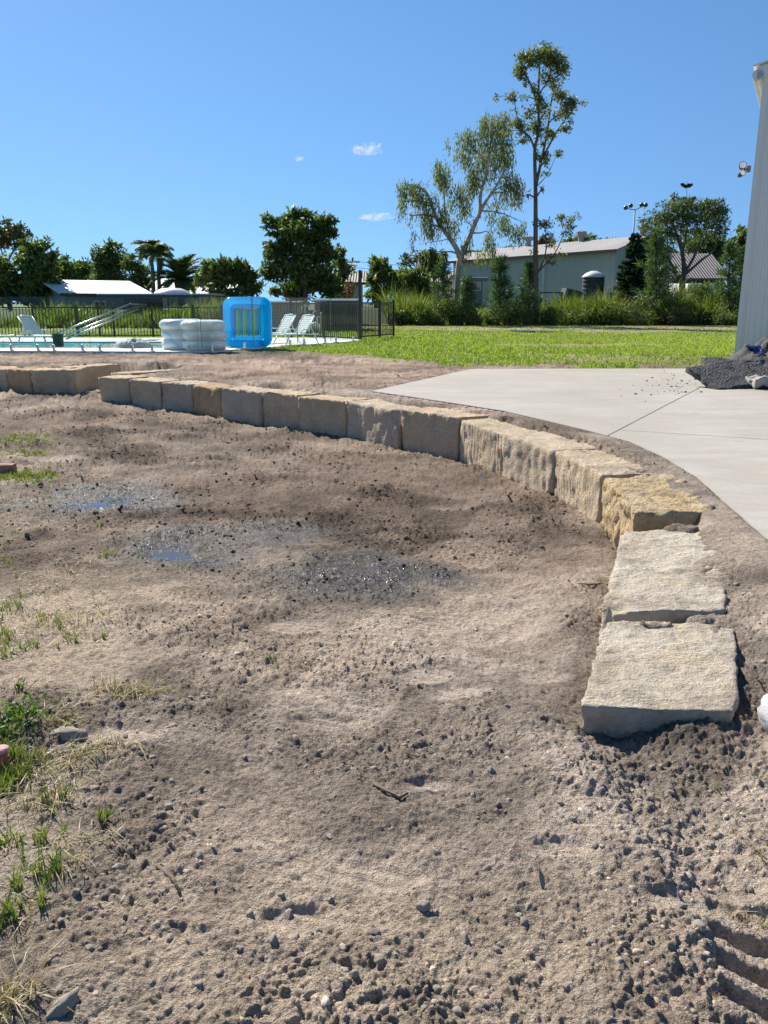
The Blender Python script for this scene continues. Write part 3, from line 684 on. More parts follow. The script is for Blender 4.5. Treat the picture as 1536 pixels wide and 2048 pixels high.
leafmat('weed_leaf', (.05,.10,.02), (.10,.17,.035), (.16,.24,.05), .35)
GP = [(30,882,70,16,.6,.035),(60,905,70,8,.5,.03),(50,955,75,14,.6,.04),(5,1085,35,35,.3,.04),(10,1130,40,30,.25,.04),(30,1260,50,50,.25,.045),(10,1310,35,40,.25,.045),(15,1220,45,40,.3,.045),(30,1560,40,30,.6,.06),(5,1590,30,40,.6,.07),(15,1530,40,25,.9,.07),(70,1700,60,60,.07,.05),(30,1780,50,60,.07,.05),(5,1850,25,45,.25,.05),(90,1760,50,60,.06,.06),(10,1690,30,40,.16,.05),(205,1640,14,12,.6,.05),(110,1620,20,15,.4,.06),(195,1115,30,12,.3,.05),(265,1115,12,8,.4,.05),(222,1112,12,8,.4,.05),(180,1055,30,12,.25,.04),(160,1280,30,10,.3,.05),(90,1290,60,12,.3,.05),(240,1000,20,6,.3,.03),(550,1320,14,8,.3,.025),(120,1255,30,14,.2,.05)]
Vs, Fs, Vd, Fd = [], [], [], []; b0 = b1 = 0
for px, py, rx, ry, dn, h in GP:
    k = int(dn*rx*ry*(.20 if py > 1000 else 1.6))+8; c_ = at(px, py); ax = abs(P(px+rx, py, c_.z).x-c_.x); ay = abs(P(px, py-ry, c_.z).y-P(px, py+ry, c_.z).y)/2
    q = nr.randn(max(3, k//7), 2)*.5; pos2 = q[nr.randint(0, len(q), k)]+nr.randn(k, 2)*.06
    X, Y = c_.x+pos2[:, 0]*ax, c_.y+pos2[:, 1]*ay; ok = Y > .7; X, Y = X[ok], Y[ok]; Z, a_ = ground(X, Y); pos = np.column_stack([X, Y, Z-.004])
    hh = h*(.5+.8*nr.rand(len(X))); V, Fc = blades(pos, hh, .0022+.02*h+(.004 if py < 1000 else 0), .55, 3, .3)
    Vs.append(V); Fs.append(Fc+b0); b0 += len(V)
    m = nr.rand(len(X)) < .45; V, Fc = blades(pos[m]+np.column_stack([nr.randn(m.sum(), 2)*.03, np.zeros(m.sum())]), hh[m]*.8, .0028, 1.1, 3, .5); Vd.append(V); Fd.append(Fc+b1); b1 += len(V)
for px, py, rx, ry, k in ((285,1390,50,14,120),(230,1385,40,12,80),(200,1500,70,25,90),(130,1540,60,40,90),(90,1600,70,40,90),(150,1700,60,60,60),(120,1440,30,12,80),(90,1180,90,60,220),(140,1240,100,40,240),(60,1000,80,30,180),(200,950,120,40,160),(20,2000,40,40,90),(1440,1560,60,12,10),(1510,1700,20,60,10),(1500,1880,30,40,14)):
    c_ = at(px, py); ax = abs(P(px+rx, py, c_.z).x-c_.x); ay = abs(P(px, py-ry, c_.z).y-P(px, py+ry, c_.z).y)/2
    X, Y = c_.x+nr.randn(k)*.6*ax, c_.y+nr.randn(k)*.6*ay; Z, a_ = ground(X, Y)
    V, Fc = blades(np.column_stack([X, Y, Z+.001]), .02+.06*nr.rand(k), .002+.001*nr.rand(k), 1.6, 3, .55); Vd.append(V); Fd.append(Fc+b1); b1 += len(V)
tag(obj('sparse_grass', npmesh('sparse_grass', np.concatenate(Vs), np.concatenate(Fs)), M['grass_green']), 'sparse green grass tufts along the left side of the yard', 'grass', kind='stuff')
tag(obj('dry_grass', npmesh('dry_grass', np.concatenate(Vd), np.concatenate(Fd)), M['grass_dry']), 'dry straw coloured grass stems lying on the soil', 'grass', kind='stuff')
# broad-leaved weeds
def leafs(pos, axis, L, W, cup=0.0):
    k = len(pos); a = axis/np.linalg.norm(axis, axis=1)[:, None]; r = nr.randn(k, 3); s = np.cross(a, r); s /= np.linalg.norm(s, axis=1)[:, None]+1e-9
    L = np.asarray(L)*np.ones(k); W = np.asarray(W)*np.ones(k)
    V = np.stack([pos, pos+a*(L*.45)[:, None]-s*(W*.5)[:, None], pos+a*L[:, None], pos+a*(L*.45)[:, None]+s*(W*.5)[:, None]], 1).reshape(-1, 3)
    return V, np.arange(4*k).reshape(-1, 4)
for lab, px, py, k, rad, ll in (('low leafy green weed patch beside the buff stone', 40, 1450, 230, .075, .018), ('small weed with two broad bright leaves above the leafy patch', 38, 1385, 9, .03, .03), ('dark leafy weed at the left edge behind the red peg', 8, 1475, 150, .06, .018)):
    c_ = at(px, py); t = empty('weed', c_); q = nr.randn(k, 3)*np.array([rad*.6, rad*.6, 1]); q[:, 2] = .012+rad*.7*nr.rand(k); ax = nr.randn(k, 3)+np.array([0,0,.6])
    V, Fc = leafs(q, ax, ll*(.6+.7*nr.rand(k)), ll*.6); obj('foliage', npmesh('foliage', V, Fc), M['weed_leaf'], t)
    m = MB()
    for j in range(0, k, max(1, k//14)): m.tube([(q[j,0]*.3, q[j,1]*.3, -.01), (q[j,0]*.7, q[j,1]*.7, q[j,2]*.6), q[j]], .0015, 5)
    m.build('stem', M['weed_leaf'], t); tag(t, lab, 'weed')
# brick
n = N('brick_clay'); v = n.coords('Object'); f = n.noise(v, 22, 5, .7); n.pbr(n.ramp(f, [(.3, (.30,.15,.11)), (.7, (.46,.27,.21))]), .9, n.bump(f, .5, .006), spec=.2); M['brick'] = n.m
c_ = at(4, 946); t = empty('brick', c_+Vector((0,0,.0)), .12); m = MB(); m.box((0,0,.04), (.23,.11,.082)); m.build('body', M['brick'], t, bevel=.006)
m = MB(); m.box((0,0,.0795), (.15,.05,.006)); m.build('frog', M['grass_dry'] if False else M['brick'], t); tag(t, 'reddish clay brick lying on grass at the left edge', 'brick')
# survey peg with battered red top
simple('peg_paint', (.55,.13,.11), (.36,.09,.07), .7, 20, .3, 60); simple('peg_top', (.62,.36,.34), (.5,.25,.23), .8, 30, .4, 80)
c_ = at(8, 1545); t = empty('survey_peg', c_, .4); m = MB(); m.tube([(0,0,-.06),(.001,0,.03),(0,.001,.062)], [.014,.0145,.0135], 8); m.build('shaft', M['peg_paint'], t, True)
m = MB(); m.lathe([(.001,.060),(.013,.060),(.019,.065),(.0205,.070),(.019,.0735),(.008,.0755),(.001,.075)], 14); m.build('battered_top', M['peg_top'], t, True); tag(t, 'short red painted survey peg with mushroomed top in the grass', 'peg')
# fallen leaf and twigs
simple('dead_leaf', (.40,.30,.21), (.28,.20,.14), .8, 30); simple('twig_bark', (.16,.12,.09), (.10,.075,.055), .9, 20, .4, 60)
c_ = at(1079, 1768); m = MB(); vs = []; 
for i in range(9):
    t_ = i/8; w = .006*math.sin(math.pi*min(1, t_*.95+.05)); zc = .004+.03*t_-.012*t_*t_; vs += [(-w, -.02+.045*t_, zc+w*.5), (0, -.02+.045*t_, zc), (w, -.02+.045*t_, zc+w*.5)]
m.add(vs, [q for i in range(8) for q in ((3*i,3*i+1,3*i+4,3*i+3),(3*i+1,3*i+2,3*i+5,3*i+4))]); o = m.build('fallen_leaf', M['dead_leaf'], None, True, loc=c_, rot=(.5,.1,.25)); tag(o, 'dry curled brown leaf standing on the near soil', 'leaf')
for lab, q in (('short dark stick lying beside the yellow-topped block', ((1158,1169),(1180,1171),(1204,1169))), ('thin pale twig curving over the near left soil', ((315,1735),(345,1760),(360,1790))), ('thin twig among the gravel, left of the end block', ((745,1570),(800,1600),(815,1590)))):
    pp = [at(*k) for k in q]; m = MB(); m.tube([k-pp[0]+Vector((0,0,.006)) for k in pp], [.004,.0045,.003], 6); tag(m.build('twig', M['twig_bark'], None, True, loc=pp[0]), lab, 'twig')
# ------------------------------------------------------------------ pool deck, pool and fences
def prism(name, poly, z0, z1, mat, parent=None):
    m = MB(); k = len(poly); m.add([(p[0], p[1], z0) for p in poly]+[(p[0], p[1], z1) for p in poly], [tuple(range(k))[::-1], tuple(range(k, 2*k))]+[(i, (i+1) % k, k+(i+1) % k, k+i) for i in range(k)])
    me = m.mesh(name); bm = bmesh.new(); bm.from_mesh(me); bmesh.ops.recalc_face_normals(bm, faces=bm.faces[:]); bm.to_mesh(me); bm.free(); return obj(name, me, mat, parent)
simple('deck_white', (.72,.70,.66), (.60,.585,.55), .8, 2.5, .1, 60); simple('pool_tile', (.30,.58,.66), (.24,.50,.60), .4, 3)
n = N('pool_water'); v = n.coords('Object'); n.pbr(n.ramp(n.noise(v, 1.2, 3), [(.3, (.03,.46,.55)), (.7, (.07,.58,.66))]), .12, n.bump(n.noise(v, 3.5, 3, .6, .5), .35, .03), spec=.2); M['pool_water'] = n.m
ZD = .55
FA, FB, FC_ = P(-500,699,ZD), P(402,703.5,ZD), P(722,681,ZD)
back = 25.6; pool = (-16.0, PD(455,690,20).x, 19.75, 23.0)
poly_f = [(FA.x, FA.y), (FB.x, FB.y), (FC_.x-.8*(FC_.x-FB.x), FB.y+.2*(FC_.y-FB.y)), (pool[1]+.0, pool[2]), (-16, pool[2])]
deck = empty('pool_deck', (0,0,0)); tag(deck, 'white concrete pool surround behind the glass fence', 'deck', kind='structure')
s_ = .45; mid = (FB.x+s_*(FC_.x-FB.x), FB.y+s_*(FC_.y-FB.y))
prism('paving', [(FA.x, FA.y), (FB.x, FB.y), (pool[1], pool[2]), (FA.x, pool[2])], .2, ZD, M['deck_white'], deck)
prism('paving', [(FB.x+.002, FB.y), (FC_.x, FC_.y), (FC_.x-.3, back), (pool[1]+.002, back), (pool[1]+.002, pool[2])], .2, ZD, M['deck_white'], deck)
prism('paving', [(FA.x, pool[3]), (pool[1], pool[3]), (pool[1], back), (FA.x, back)], .2, ZD, M['deck_white'], deck)
m = MB(); x0, x1, y0, y1 = pool; zb_ = -.8
m.add([(x0,y0,ZD-.03),(x1,y0,ZD-.03),(x1,y1,ZD-.03),(x0,y1,ZD-.03),(x0,y0,zb_),(x1,y0,zb_),(x1,y1,zb_),(x0,y1,zb_)], [(0,4,5,1),(1,5,6,2),(2,6,7,3),(3,7,4,0),(4,7,6,5)]); m.build('pool_shell', M['pool_tile'], deck)
m = MB(); m.add([(x0,y0,ZD-.035),(x1,y0,ZD-.035),(x1,y1,ZD-.035),(x0,y1,ZD-.035)], [(0,1,2,3)]); tag(m.build('pool_water', M['pool_water']), 'turquoise water of the swimming pool', 'pool', kind='structure')
# frameless glass fence
n = N('glass'); tr = n.new('ShaderNodeBsdfTransparent'); tr.inputs[0].default_value = (.90,.955,.94,1); gl = n.new('ShaderNodeBsdfGlossy'); gl.inputs['Roughness'].default_value = .02
lw_ = n.new('ShaderNodeLayerWeight'); mx = n.new('ShaderNodeMixShader'); n.link(n.math('ADD', .02, n.math('MULTIPLY', n.math('POWER', lw_.outputs['Facing'], 5.0), .6)), mx.inputs[0]); n.link(tr.outputs[0], mx.inputs[1]); n.link(gl.outputs[0], mx.inputs[2]); n.link(mx.outputs[0], n.out.inputs[0]); M['glass'] = n.m
simple('glass_edge', (.10,.20,.17), None, .2, 3); simple('steel', (.62,.62,.62), (.5,.5,.5), .3, 8, metal=1.0)
gf = empty('glass_pool_fence', (FB.x, FB.y, ZD)); tag(gf, 'frameless clear glass pool fence on small steel clamps', 'fence')
def glass_panel(a, b, zt=1.70):
    a, b = Vector(a[:2]), Vector(b[:2]); d = (b-a); L_ = d.length; u = d/L_; ang = math.atan2(d.y, d.x); c = (a+b)/2
    o0 = gf.location
    m = MB(); m.box((0,0,0), (L_-.03, .012, zt-ZD-.035)); p = m.build('glass_panel', M['glass'], gf, loc=(c.x-o0.x, c.y-o0.y, (zt+ZD+.07)/2-o0.z), rot=(0,0,ang))
    h = (zt-ZD-.035)/2; e = MB(); e.box((0,0,h+.0015), (L_-.03,.0125,.003)); e.box((-(L_-.03)/2-.0015,0,0), (.003,.0125,2*h)); e.box(((L_-.03)/2+.0015,0,0), (.003,.0125,2*h)); e.build('polished_edge', M['glass_edge'], p)
    for s in (-.32, .32):
        m = MB(); m.box((0,0,.07), (.045,.05,.14)); m.box((0,0,.006), (.09,.09,.012)); q = a+d*(.5+s); m.build('clamp', M['steel'], gf, bevel=.004, loc=(q.x-o0.x, q.y-o0.y+.0, 0), rot=(0,0,ang))
fx = [-280,-185,-90,8,92,182,284,399]
def onfront(px): 
    t = (px+500)/902; return P(px, 699+4.5*t-.8, ZD)
for a, b in zip(fx[:-1], fx[1:]): glass_panel(onfront(a), onfront(b))
fr_ = [403,490,575,648,714]
for a, b in zip(fr_[:-1], fr_[1:]): glass_panel(FB.lerp(FC_, (a-402)/320), FB.lerp(FC_, (b-402)/320))
# black tubular fence
simple('black_metal', (.012,.013,.014), (.02,.02,.022), .4, 4)
pk_me = {}
def bar_fence(label, a, b, z0, zt, posts, cat='fence', tall=None, pitch=.105, name='tubular_fence'):
    a, b = Vector(a), Vector(b); d = (b-a); L_ = math.hypot(d.x, d.y); ang = math.atan2(d.y, d.x); t = empty(name, (a.x, a.y, z0), ang); h = zt-z0
    key = round(h, 3)
    if key not in pk_me:
        m = MB(); m.box((0,0,h/2+.03), (.018,.018,h-.08)); pk_me[key] = m.mesh('picket'); pk_me[key].materials.append(M['black_metal'])
    for z in (.10, h-.03):
        m = MB(); m.box((L_/2,0,z), (L_,.028,.038)); m.build('rail', M['black_metal'], t)
    k = int(L_/pitch)
    for i in range(k):
        obj('picket', pk_me[key], None, t, loc=((i+.5)*L_/k, 0, 0))
    for q in posts:
        m = MB(); m.box((0,0,h/2+.02), (.055,.055,h+.06)); m.box((0,0,h+.056), (.062,.062,.012)); m.build('post', M['black_metal'], t, loc=(q*L_,0,0))
    if tall is not None:
        m = MB(); m.box((0,0,tall/2), (.075,.075,tall)); m.box((0,-.05,tall-.15), (.05,.05,.16)); m.build('latch_post', M['black_metal'], t, loc=(0,0,0))
    return tag(t, label, cat)
yb = 27.2
bar_fence('black tubular fence along the far side of the pool', (PD(-40,640,yb).x, yb), (PD(445,640,yb).x, yb), .46, 1.47, [0,.22,.4,.49,.55,.71,.88,1])
bar_fence('black tubular fence between the grey shed and the tall latch post', (PD(520,640,28).x, 28), (FC_.x-.05, FC_.y+.15), .5, 1.6, [0,.35,.68])
g1 = P(721,680,.5); g2 = P(787,674,.5); bar_fence('black pool gate panel right of the tall latch post', (g1.x, g1.y), (g2.x, g2.y), .5, 1.62, [.56,1.0], 'gate', 2.03, .1, 'pool_gate')
# pool gear
simple('lounger_plastic', (.80,.80,.79), (.72,.72,.71), .35, 4)
def lounger(label, loc, rz, ang=50):
    t = empty('sun_lounger', loc, rz); t.scale = (.74,.74,.74); mt = M['lounger_plastic']
    for s in (-1, 1):
        m = MB(); m.tube([(-.75,s*.29,.33),(-.2,s*.29,.34),(.5,s*.29,.34),(1.0,s*.29,.36),(1.12,s*.29,.30)], .024, 8); m.build('side_rail', mt, t, True)
        m = MB(); m.tube([(-.55,s*.29,.33),(-.62,s*.30,.18),(-.72,s*.31,0)], [.03,.026,.02], 8); m.build('leg', mt, t, True)
        m = MB(); m.tube([(.70,s*.29,.33),(.80,s*.30,.18),(.92,s*.31,0)], [.03,.026,.02], 8); m.build('leg', mt, t, True)
        m = MB(); m.tube([(-.3,s*.30,.34),(-.22,s*.31,.50),(.08,s*.31,.52),(.16,s*.30,.34)], .02, 8); m.build('armrest', mt, t, True)
    for i in range(13):
        m = MB(); m.box((-.02+i*.086,0,.362), (.066,.56,.014)); m.build('slat', mt, t)
    a = math.radians(ang); b = empty('x'); bpy.data.objects.remove(b)
    dx, dz = -math.cos(a), math.sin(a); from_ = Vector((-.1,0,.37)); rot = Vector((1,0,0)).rotation_difference(Vector((dx,0,dz))).to_matrix()
    m = MB()
    for s in (-1, 1): m.tube([from_+Vector((0,s*.27,0)), from_+Vector((dx*.78,s*.27,dz*.78))], .022, 8)
    m.tube([from_+Vector((dx*.78,-.27,dz*.78)), from_+Vector((dx*.82,0,dz*.82)), from_+Vector((dx*.78,.27,dz*.78))], .022, 8); bf = m.build('backrest_frame', mt, t, True)
    for i in range(9):
        m = MB(); m.box(from_+Vector((dx,0,dz))*(.06+i*.082), (.062,.53,.014), rot); m.build('slat', mt, bf)
    m = MB(); m.tube([from_+Vector((dx*.45,.2,dz*.45)), (-.62,.2,.34)], .012, 6); m.tube([from_+Vector((dx*.45,-.2,dz*.45)), (-.62,-.2,.34)], .012, 6); m.build('prop', mt, t)
    return tag(t, label, 'lounger', 'white plastic loungers by the pool')
p_ = P(596,688,ZD); lounger('white slatted lounger right of the blue inflatable, nearest the black fence', p_, math.radians(-128))
p_ = P(552,687,ZD); lounger('white lounger half hidden behind the blue inflatable', p_+Vector((.05,.4,0)), math.radians(-128))
p_ = P(78,692,ZD); lounger('white lounger with raised back left of the dark bucket', p_, math.radians(-32))
p_ = P(-22,692,ZD); lounger('white lounger cut off by the left photo edge', p_, math.radians(-32))
# inflatables
def vinyl(name, c1, c2, c3, sc, alpha=0.0):
    n = N(name); v = n.coords('Object'); w = n.new('ShaderNodeTexWave', wave_type='RINGS' if False else 'BANDS', bands_direction='DIAGONAL'); w.inputs['Scale'].default_value = sc; w.inputs['Distortion'].default_value = 2.5; n.link(v, w.inputs[0])
    col = n.ramp(w.outputs['Fac'], [(.3, c1), (.42, c1), (.5, c2), (.8, c3)]); n.pbr(col, .25, n.bump(n.noise(v, 14, 3), .15, .01), spec=.5, Coat_Weight=.3); M[name] = n.m
vinyl('vinyl_blue_white', (.86,.87,.87), (.45,.66,.86), (.84,.87,.88), .55); vinyl('vinyl_cream', (.87,.87,.80), (.80,.84,.72), (.86,.87,.84), .5)
def ring_pool(label, loc, R_, tube, mat, k, sq=1.0):
    t = empty('paddling_pool', loc)
    for i in range(k):
        m = MB(); path = []
        for j in range(40):
            q = 2*math.pi*j/40; o_ = Vector((math.cos(q), math.sin(q), 0)); rr = R_*(1+.012*math.sin(7*q+i)); path.append((o_*rr+Vector((.02*math.sin(i*2.1), 0, tube*(.92+1.82*i))), o_, Vector((0,0,1))))
        prof = [(tube*1.15*math.cos(2*math.pi*a/12), tube*math.sin(2*math.pi*a/12)) for a in range(12)]; m.ring(path, prof); m.build('air_ring', mat, t, True)
    m = MB(); m.lathe([(.001,.02),(R_*.98,.02)], 30); m.build('floor', mat, t)
    return tag(t, label, 'inflatable', 'inflatables on the pool deck')
p_ = P(352,702,ZD); ring_pool('white and blue three-ring paddling pool behind the cream one', p_+Vector((-.02,.85,0)), .38, .122, M['vinyl_blue_white'], 3)
p_ = P(401,703,ZD); ring_pool('cream white three-ring paddling pool left of the blue inflatable', p_+Vector((-.03,.62,0)), .37, .12, M['vinyl_cream'], 3)
n = N('vinyl_azure'); v = n.coords('Object'); b_ = n.pbr(n.ramp(n.noise(v, 4, 3), [(.3, (.0,.44,.70)), (.7, (.02,.54,.82))]), .18, n.bump(n.noise(v, 9, 3), .2, .01), spec=.5, Coat_Weight=.4)
tl = n.new('ShaderNodeBsdfTranslucent'); tl.inputs[0].default_value = (.03,.72,1.0,1); mx = n.new('ShaderNodeMixShader'); mx.inputs[0].default_value = .7; n.link(b_.outputs[0], mx.inputs[1]); n.link(tl.outputs[0], mx.inputs[2]); n.link(mx.outputs[0], n.out.inputs[0]); M['azure'] = n.m
def translu(name, c):
    n = N(name); b_ = n.pbr(c, .3, spec=.5); tl = n.new('ShaderNodeBsdfTranslucent'); tl.inputs[0].default_value = c4(tuple(min(1, x*1.3) for x in c)); mx = n.new('ShaderNodeMixShader'); mx.inputs[0].default_value = .5; n.link(b_.outputs[0], mx.inputs[1]); n.link(tl.outputs[0], mx.inputs[2]); n.link(mx.outputs[0], n.out.inputs[0]); M[name] = n.m
translu('vinyl_lime', (.12,.50,.36)); translu('vinyl_sky', (.02,.36,.72)); translu('vinyl_yellow', (.30,.56,.36)); translu('vinyl_teal', (.02,.48,.60))
bl = PD(493,651.5,FB.lerp(FC_, .28).y+.28); t = empty('inflatable_pool', (bl.x, bl.y, ZD), rot=(math.radians(-6),0,math.radians(-4)))
def rsq(hw, hh, r, k=8):
    o_ = []
    for cx, cz, a0 in ((hw-r,hh-r,0),(-hw+r,hh-r,90),(-hw+r,-hh+r,180),(hw-r,-hh+r,270)):
        for j in range(k+1):
            a = math.radians(a0+90*j/k); o_.append((Vector((cx+r*math.cos(a), 0, cz+r*math.sin(a))), Vector((math.cos(a),0,math.sin(a))), Vector((0,1,0))))
    return o_
HW, HH = .585, .595; zc_ = HH
for hw, hh, tb, yy, nm in ((HW-.085,HH-.085,.085,0,'outer_tube'),(HW-.085,HH-.085,.08,.15,'outer_tube'),(HW-.215,HH-.215,.05,.05,'inner_tube')):
    m = MB(); m.ring([(p+Vector((0,yy,zc_)), o_, u) for p, o_, u in rsq(hw, hh, .14 if nm[0] == 'o' else .06)], [(tb*math.cos(2*math.pi*a/12), tb*math.sin(2*math.pi*a/12)) for a in range(12)]); m.build(nm, M['azure'], t, True)
cols = ['vinyl_sky','vinyl_yellow','vinyl_lime','vinyl_sky','vinyl_yellow','vinyl_lime','vinyl_sky','vinyl_teal','vinyl_yellow','vinyl_lime','vinyl_sky','vinyl_lime']
for i, c in enumerate(cols):
    x = -.335+.67*(i+.5)/12; m = MB(); m.tube([(x,.06,zc_-.33),(x,.05,zc_-.28),(x,.05,zc_+.28),(x,.06,zc_+.33)], [.012,.03,.03,.012], 8); m.build('floor_rib', M[c], t, True)
tag(t, 'bright blue square inflatable pool standing upright with striped green floor', 'inflatable', 'inflatables on the pool deck')
# frame of three tubes leaning across the pool, bucket, crumpled cover
a, b = PD(112,668,21.5), PD(262,607,24.5); t = empty('leaning_frame', a); d = b-a
for o_ in ((0,0,0),(.12,.3,-.06),(.02,.6,-.16)):
    m = MB(); q = Vector(o_); m.tube([q, q+d*.5, q+d], .022, 8); m.build('tube', M['steel'], t, True)
m = MB(); m.box(d+Vector((.1,.3,-.05)), (.35,.8,.07)); m.build('end_bracket', M['black_metal'], t, bevel=.01)
tag(t, 'silver three-tube frame leaning diagonally over the pool', 'frame')
simple('bucket_green', (.03,.06,.05), None, .5, 5); p_ = P(108,695,ZD); t = empty('bucket', p_+Vector((0,.3,0)))
m = MB(); m.lathe([(.001,.01),(.10,.0),(.115,.02),(.135,.30),(.148,.30),(.148,.32),(.13,.32),(.11,.05),(.001,.04)], 20); m.build('pail', M['bucket_green'], t, True)
m = MB(); m.tube([(.14*math.cos(q), .02, .31-.12*math.sin(q)) for q in np.linspace(0, math.pi, 10)], .005, 6); m.build('handle', M['steel'], t); tag(t, 'dark green bucket by the pool between lounger and leaning frame', 'bucket')
simple('cover_grey', (.44,.44,.43), (.30,.30,.30), .7, 12, .5, 25); p_ = P(255,697,ZD)
V = []; k1, k2 = 40, 26
for i in range(k1+1):
    for j in range(k2+1):
        u, w = i/k1*2-1, j/k2*2-1; r = max(0, 1-u*u-w*w); hgt = .2*r**.5+.06*r*(mnoise.fractal(Vector((u*4,w*4,3)), 1, 2, 4))+.04*abs(mnoise.noise(Vector((u*9,w*7,1))))*r
        V.append((u*.46, w*.4, hgt))
Fc = [(i*(k2+1)+j, (i+1)*(k2+1)+j, (i+1)*(k2+1)+j+1, i*(k2+1)+j+1) for i in range(k1) for j in range(k2)]
tag(obj('pool_cover', npmesh('pool_cover', V, Fc), M['cover_grey'], loc=p_+Vector((0,.45,.002))), 'crumpled grey pool cover heaped at the pool edge', 'pool cover')
# sheds and pipes behind the pool
simple('corrugated_grey', (.34,.35,.36), (.27,.28,.29), .5, 2, wave=('Z', 4.2, .03)); simple('shed_dark', (.06,.065,.07), (.045,.05,.055), .6, 2, wave=('X', 4, .02)); simple('pvc_white', (.78,.78,.77), None, .4, 5); simple('roof_grey', (.36,.35,.34), (.28,.27,.26), .6, 2)
def shed(name, label, px0, px1, Y, zt, dep, wall, roof, over=.12, z0=.4, rise=.25):
    x0, x1 = PD(px0,640,Y).x, PD(px1,640,Y).x; t = empty(name, ((x0+x1)/2, Y, z0)); w = (x1-x0)
    m = MB(); m.box((0,dep/2,(zt-z0)/2), (w,dep,zt-z0)); m.build('wall', wall, t)
    hh = zt-z0; m = MB(); m.add([(-w/2-over,-over,hh+.003),(w/2+over,-over,hh+.003),(w/2+over,dep+over,hh+rise),(-w/2-over,dep+over,hh+rise),(-w/2-over,-over,hh+.06),(w/2+over,-over,hh+.06),(w/2+over,dep+over,hh+rise+.06),(-w/2-over,dep+over,hh+rise+.06)], [(0,3,2,1),(4,5,6,7),(0,1,5,4),(1,2,6,5),(2,3,7,6),(3,0,4,7)]); m.build('roof', roof, t)
    return tag(t, label, 'shed')
s1 = shed('garden_shed', 'grey horizontally corrugated garden shed behind the pool', 517, 592, 31, 1.55, 2.2, M['corrugated_grey'], M['shed_dark'], rise=.05)
for q in (-.5,.5):
    m = MB(); m.box((q*(PD(592,640,31).x-PD(517,640,31).x), -.02, .6), (.06,.05,1.2)); m.build('corner_trim', M['roof_grey'], s1)
s2 = shed('pump_shed', 'dark pump shed behind the black fence', 630, 716, 33, 1.62, 2, M['shed_dark'], M['shed_dark'], rise=.08)
p_ = PD(628,660,30); t = empty('pool_pump', (p_.x, p_.y, .48))
for x, h, y in ((-.32,1.05,0),(-.12,.55,.1),(0,.8,0),(.12,.6,.05),(.24,.75,.1)):
    m = MB(); m.tube([(x,y,0),(x,y,h),(x+.08,y,h+.03)], .026, 8); m.build('pipe', M['pvc_white'], t, True)
m = MB(); m.lathe([(.001,0),(.17,0),(.19,.06),(.19,.32),(.12,.42),(.001,.44)], 16, (.02,.3,0)); m.build('filter_tank', M['pvc_white'], t, True)
m = MB(); m.box((-.25,.02,1.0), (.22,.06,.05)); m.build('pipe_elbow', M['pvc_white'], t, bevel=.01); tag(t, 'white pool pump pipes in front of the dark shed', 'pump')

# ------------------------------------------------------------------ big shed at the right
simple('shed_cladding', (.80,.77,.74), (.75,.72,.695), .45, .7); simple('shed_trim', (.76,.74,.72), (.70,.68,.665), .4, 1)
k0 = P(1468,716,.48); t = empty('steel_shed', (k0.x, k0.y, .45), math.radians(-27)); H = 5.35; slope = math.tan(math.radians(14))
per, dep = .118, .022; m = MB(); W_ = 9.0; xs = []; x = .10
while x < W_: xs += [(x,0),(x+per*.42,0),(x+per*.58,-dep),(x+per*.84,-dep)]; x += per
b = 0; vs = []; fs = []
for i, (x, y) in enumerate(xs): vs += [(x, y, 0), (x, y, H+x*slope)]
for i in range(len(xs)-1): fs.append((2*i, 2*i+2, 2*i+3, 2*i+1))
m.add(vs, fs); m.build('gable_wall', M['shed_cladding'], t)
m = MB(); m.box((.05,-.012,H/2), (.11,.03,H)); m.box((.012,6,H/2), (.024,12,H)); m.build('corner_flashing', M['shed_trim'], t)
m = MB(); m.add([(-.12,-.10,H-.06),(W_,-.10,H-.06+(W_+.12)*slope),(W_,-.10,H+.16+(W_+.12)*slope),(-.12,-.10,H+.16),(-.12,-.02,H-.06),(W_,-.02,H-.06+(W_+.12)*slope),(W_,-.02,H+.16+(W_+.12)*slope),(-.12,-.02,H+.16)], [(0,1,2,3),(7,6,5,4),(3,2,6,7),(0,4,5,1),(0,3,7,4)]); m.build('barge_board', M['shed_trim'], t)
m = MB(); m.tube([(-.10,-.1,H+.02),(-.10,12,H+.02)], .11, 8); m.build('gutter', M['shed_trim'], t)
m = MB(); m.add([(-.2,-.12,H+.17),(W_,-.12,H+.17+(W_+.2)*slope),(W_,12,H+.17+(W_+.2)*slope),(-.2,12,H+.17),(-.2,-.12,H+.20),(W_,-.12,H+.20+(W_+.2)*slope),(W_,12,H+.20+(W_+.2)*slope),(-.2,12,H+.20)], [(0,3,2,1),(4,5,6,7),(0,1,5,4),(3,0,4,7)]); m.build('roof', M['shed_cladding'], t)
m = MB(); m.box((W_/2,-.005,.03), (W_,.03,.06)); m.build('base_flashing', M['shed_trim'], t)
tag(t, 'tall pale grey ribbed steel shed at the right edge', 'shed')
fl = PD(1492,338,k0.y+.6); t = empty('floodlight', fl); simple('lamp_dark', (.05,.05,.055), None, .35, 4); simple('lamp_glass', (.75,.75,.76), None, .1, 4)
m = MB(); m.box((.05,0,0), (.06,.09,.12)); m.tube([(.04,0,0),(-.03,-.02,.0),(-.04,-.02,-.05)], .018, 8); m.build('mount', M['lamp_dark'], t)
for (x, z, an, sz) in ((-.10,.05,40,.075),(-.10,-.10,-25,.06)):
    m = MB(); m.lathe([(.001,-.10),(sz*.5,-.10),(sz*.8,-.05),(sz,.03),(sz,.05),(sz*.9,.05)], 16); h_ = m.build('lamp_head', M['lamp_dark'], t, True, loc=(x,-.05,z), rot=(math.radians(70),math.radians(-an),0)); m = MB(); m.lathe([(.001,.046),(sz*.88,.046)], 16); m.build('lens', M['lamp_glass'], h_)
